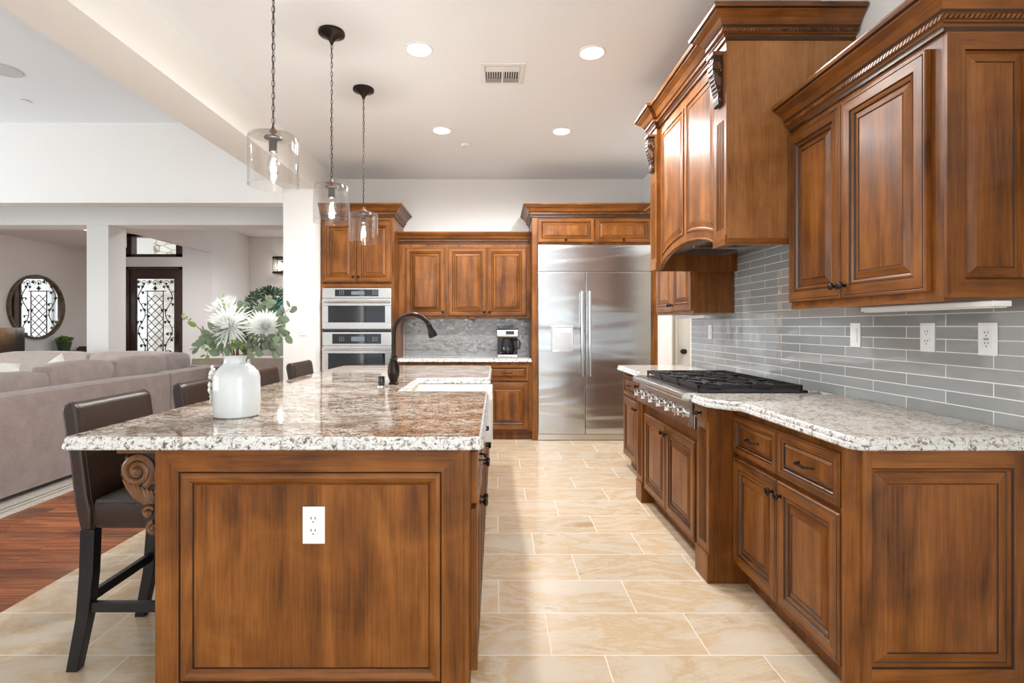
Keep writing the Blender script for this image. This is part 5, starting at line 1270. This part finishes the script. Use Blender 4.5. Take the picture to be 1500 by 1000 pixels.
aut = ramp(nt, [(0.0, (0.10, 0.06, 0.03)), (0.2, (0.36, 0.22, 0.10)), (0.34, (0.50, 0.36, 0.22)), (0.42, (0.55, 0.56, 0.56))]); L(nt, hx.outputs[0], aut.inputs[0])
lf = N(nt, 'ShaderNodeMapRange'); lf.inputs['From Min'].default_value = 0.0; lf.inputs['From Max'].default_value = 0.30; L(nt, sp.outputs[0], lf.inputs[0])
L(nt, mixc(nt, lf.outputs[0], aut.outputs[0], skyr.outputs[0]), b.inputs['Base Color'])
m.build('print', cm_, cv)

# far dining room: lantern sconce, tall plant, teal picture
sc_ = thing('crystal_sconce', 'lit crystal rod wall sconce, half hidden by the wall end', 'lamp', (-5.25, 12.898, 2.55))
m = MB()
for z in (0.0, 0.36): m.loft([[(r*cos(2*pi*k/24), -0.20+r*sin(2*pi*k/24), z+h) for k in range(24)] for r, h in ((0.17, 0), (0.185, 0), (0.185, 0.04), (0.17, 0.04), (0.17, 0))], (False, False), 0, True)
m.box(-0.06, 0.06, -0.016, 0, 0.05, 0.33, bev=0.002); m.box(-0.015, 0.015, -0.03, -0.0005, 0.01, 0.035)
for k in range(8): a = 2*pi*k/8; m.tube([(0.178*cos(a), -0.20+0.178*sin(a), 0.02), (0.178*cos(a), -0.20+0.178*sin(a), 0.38)], 0.006, 5)
m.build('frame', BRONZE, sc_)
m = MB()
for k in range(24): a = 2*pi*(k+0.5)/24; m.tube([(0.160*cos(a), -0.20+0.160*sin(a), -0.03), (0.160*cos(a), -0.20+0.160*sin(a), 0.37)], 0.011, 6)
m.build('crystal_rods', CRYSTAL, sc_)
m = MB(); m.lathe([(0.01, 0.08), (0.05, 0.10), (0.06, 0.18), (0.05, 0.26), (0.01, 0.28)], (0, -0.20, 0), n=16); m.build('bulb', emit('sconce_glow', (1, 0.93, 0.82), 6.0), sc_)
tp = thing('tall_plant', 'large bushy green arrangement far behind the bouquet', 'plant', (-4.75, 11.0, 0))
m = MB(); m.lathe([(0.20, 0.001), (0.24, 0.05), (0.28, 0.5), (0.30, 0.9), (0.27, 0.95), (0.24, 0.95)], n=24); m.build('pot', plain('grey_pot', (0.35, 0.34, 0.33), 0.5), tp)
m = MB(); rd = random.Random(21)
for k in range(20):
    a = rd.uniform(0, 2*pi); r_ = rd.uniform(0.1, 0.45); m.tube([(0, 0, 0.9), (r_*0.4*cos(a), r_*0.4*sin(a), 1.3), (r_*cos(a), r_*sin(a), rd.uniform(1.5, 1.95))], 0.008, 5)
m.build('stems', STEMG, tp)
m = MB()
for k in range(900):
    a = rd.uniform(0, 2*pi); e_ = rd.uniform(-0.7, pi/2); rr_ = 0.50*rd.uniform(0.5, 1)**0.5
    p = Vector((rr_*cos(a)*cos(e_), rr_*sin(a)*cos(e_), 1.58+rr_*1.0*sin(e_)))
    petal(m, p, Vector((cos(a), sin(a), rd.uniform(-.4, 1.2))), Vector((rd.uniform(-1, 1), rd.uniform(-1, 1), 1)), rd.uniform(0.06, 0.12), 0.045, 0.3, 0.2, 3, True)
m.build('leaves', plain('dark_leaf', (0.10, 0.17, 0.10), 0.5, nscale=3, var=0.7), tp)
tl = thing('teal_picture', 'teal abstract picture on the far dining wall', 'picture', (-5.1, 12.897, 1.10))
m = MB(); panel_on(m, rect(-0.45, 0.45, 0.0, 0.85), [(0, 0, 2), (0, 0.03, 2), (0.02, 0.03, 2), (0.022, 0.02, 0)], 0)
te, nt, b = newmat('teal_art'); b.inputs['Roughness'].default_value = 0.5
r = ramp(nt, [(0.30, (0.02, 0.03, 0.05)), (0.45, (0.0, 0.22, 0.28)), (0.55, (0.02, 0.42, 0.45)), (0.66, (0.6, 0.66, 0.62))]); L(nt, noise(nt, mapping(nt, (1, 1, 1)), 5, 6, 0.65, 1.5), r.inputs[0]); L(nt, r.outputs[0], b.inputs['Base Color'])
m.build('canvas', [te, te, ESPRESSO, te], tl)
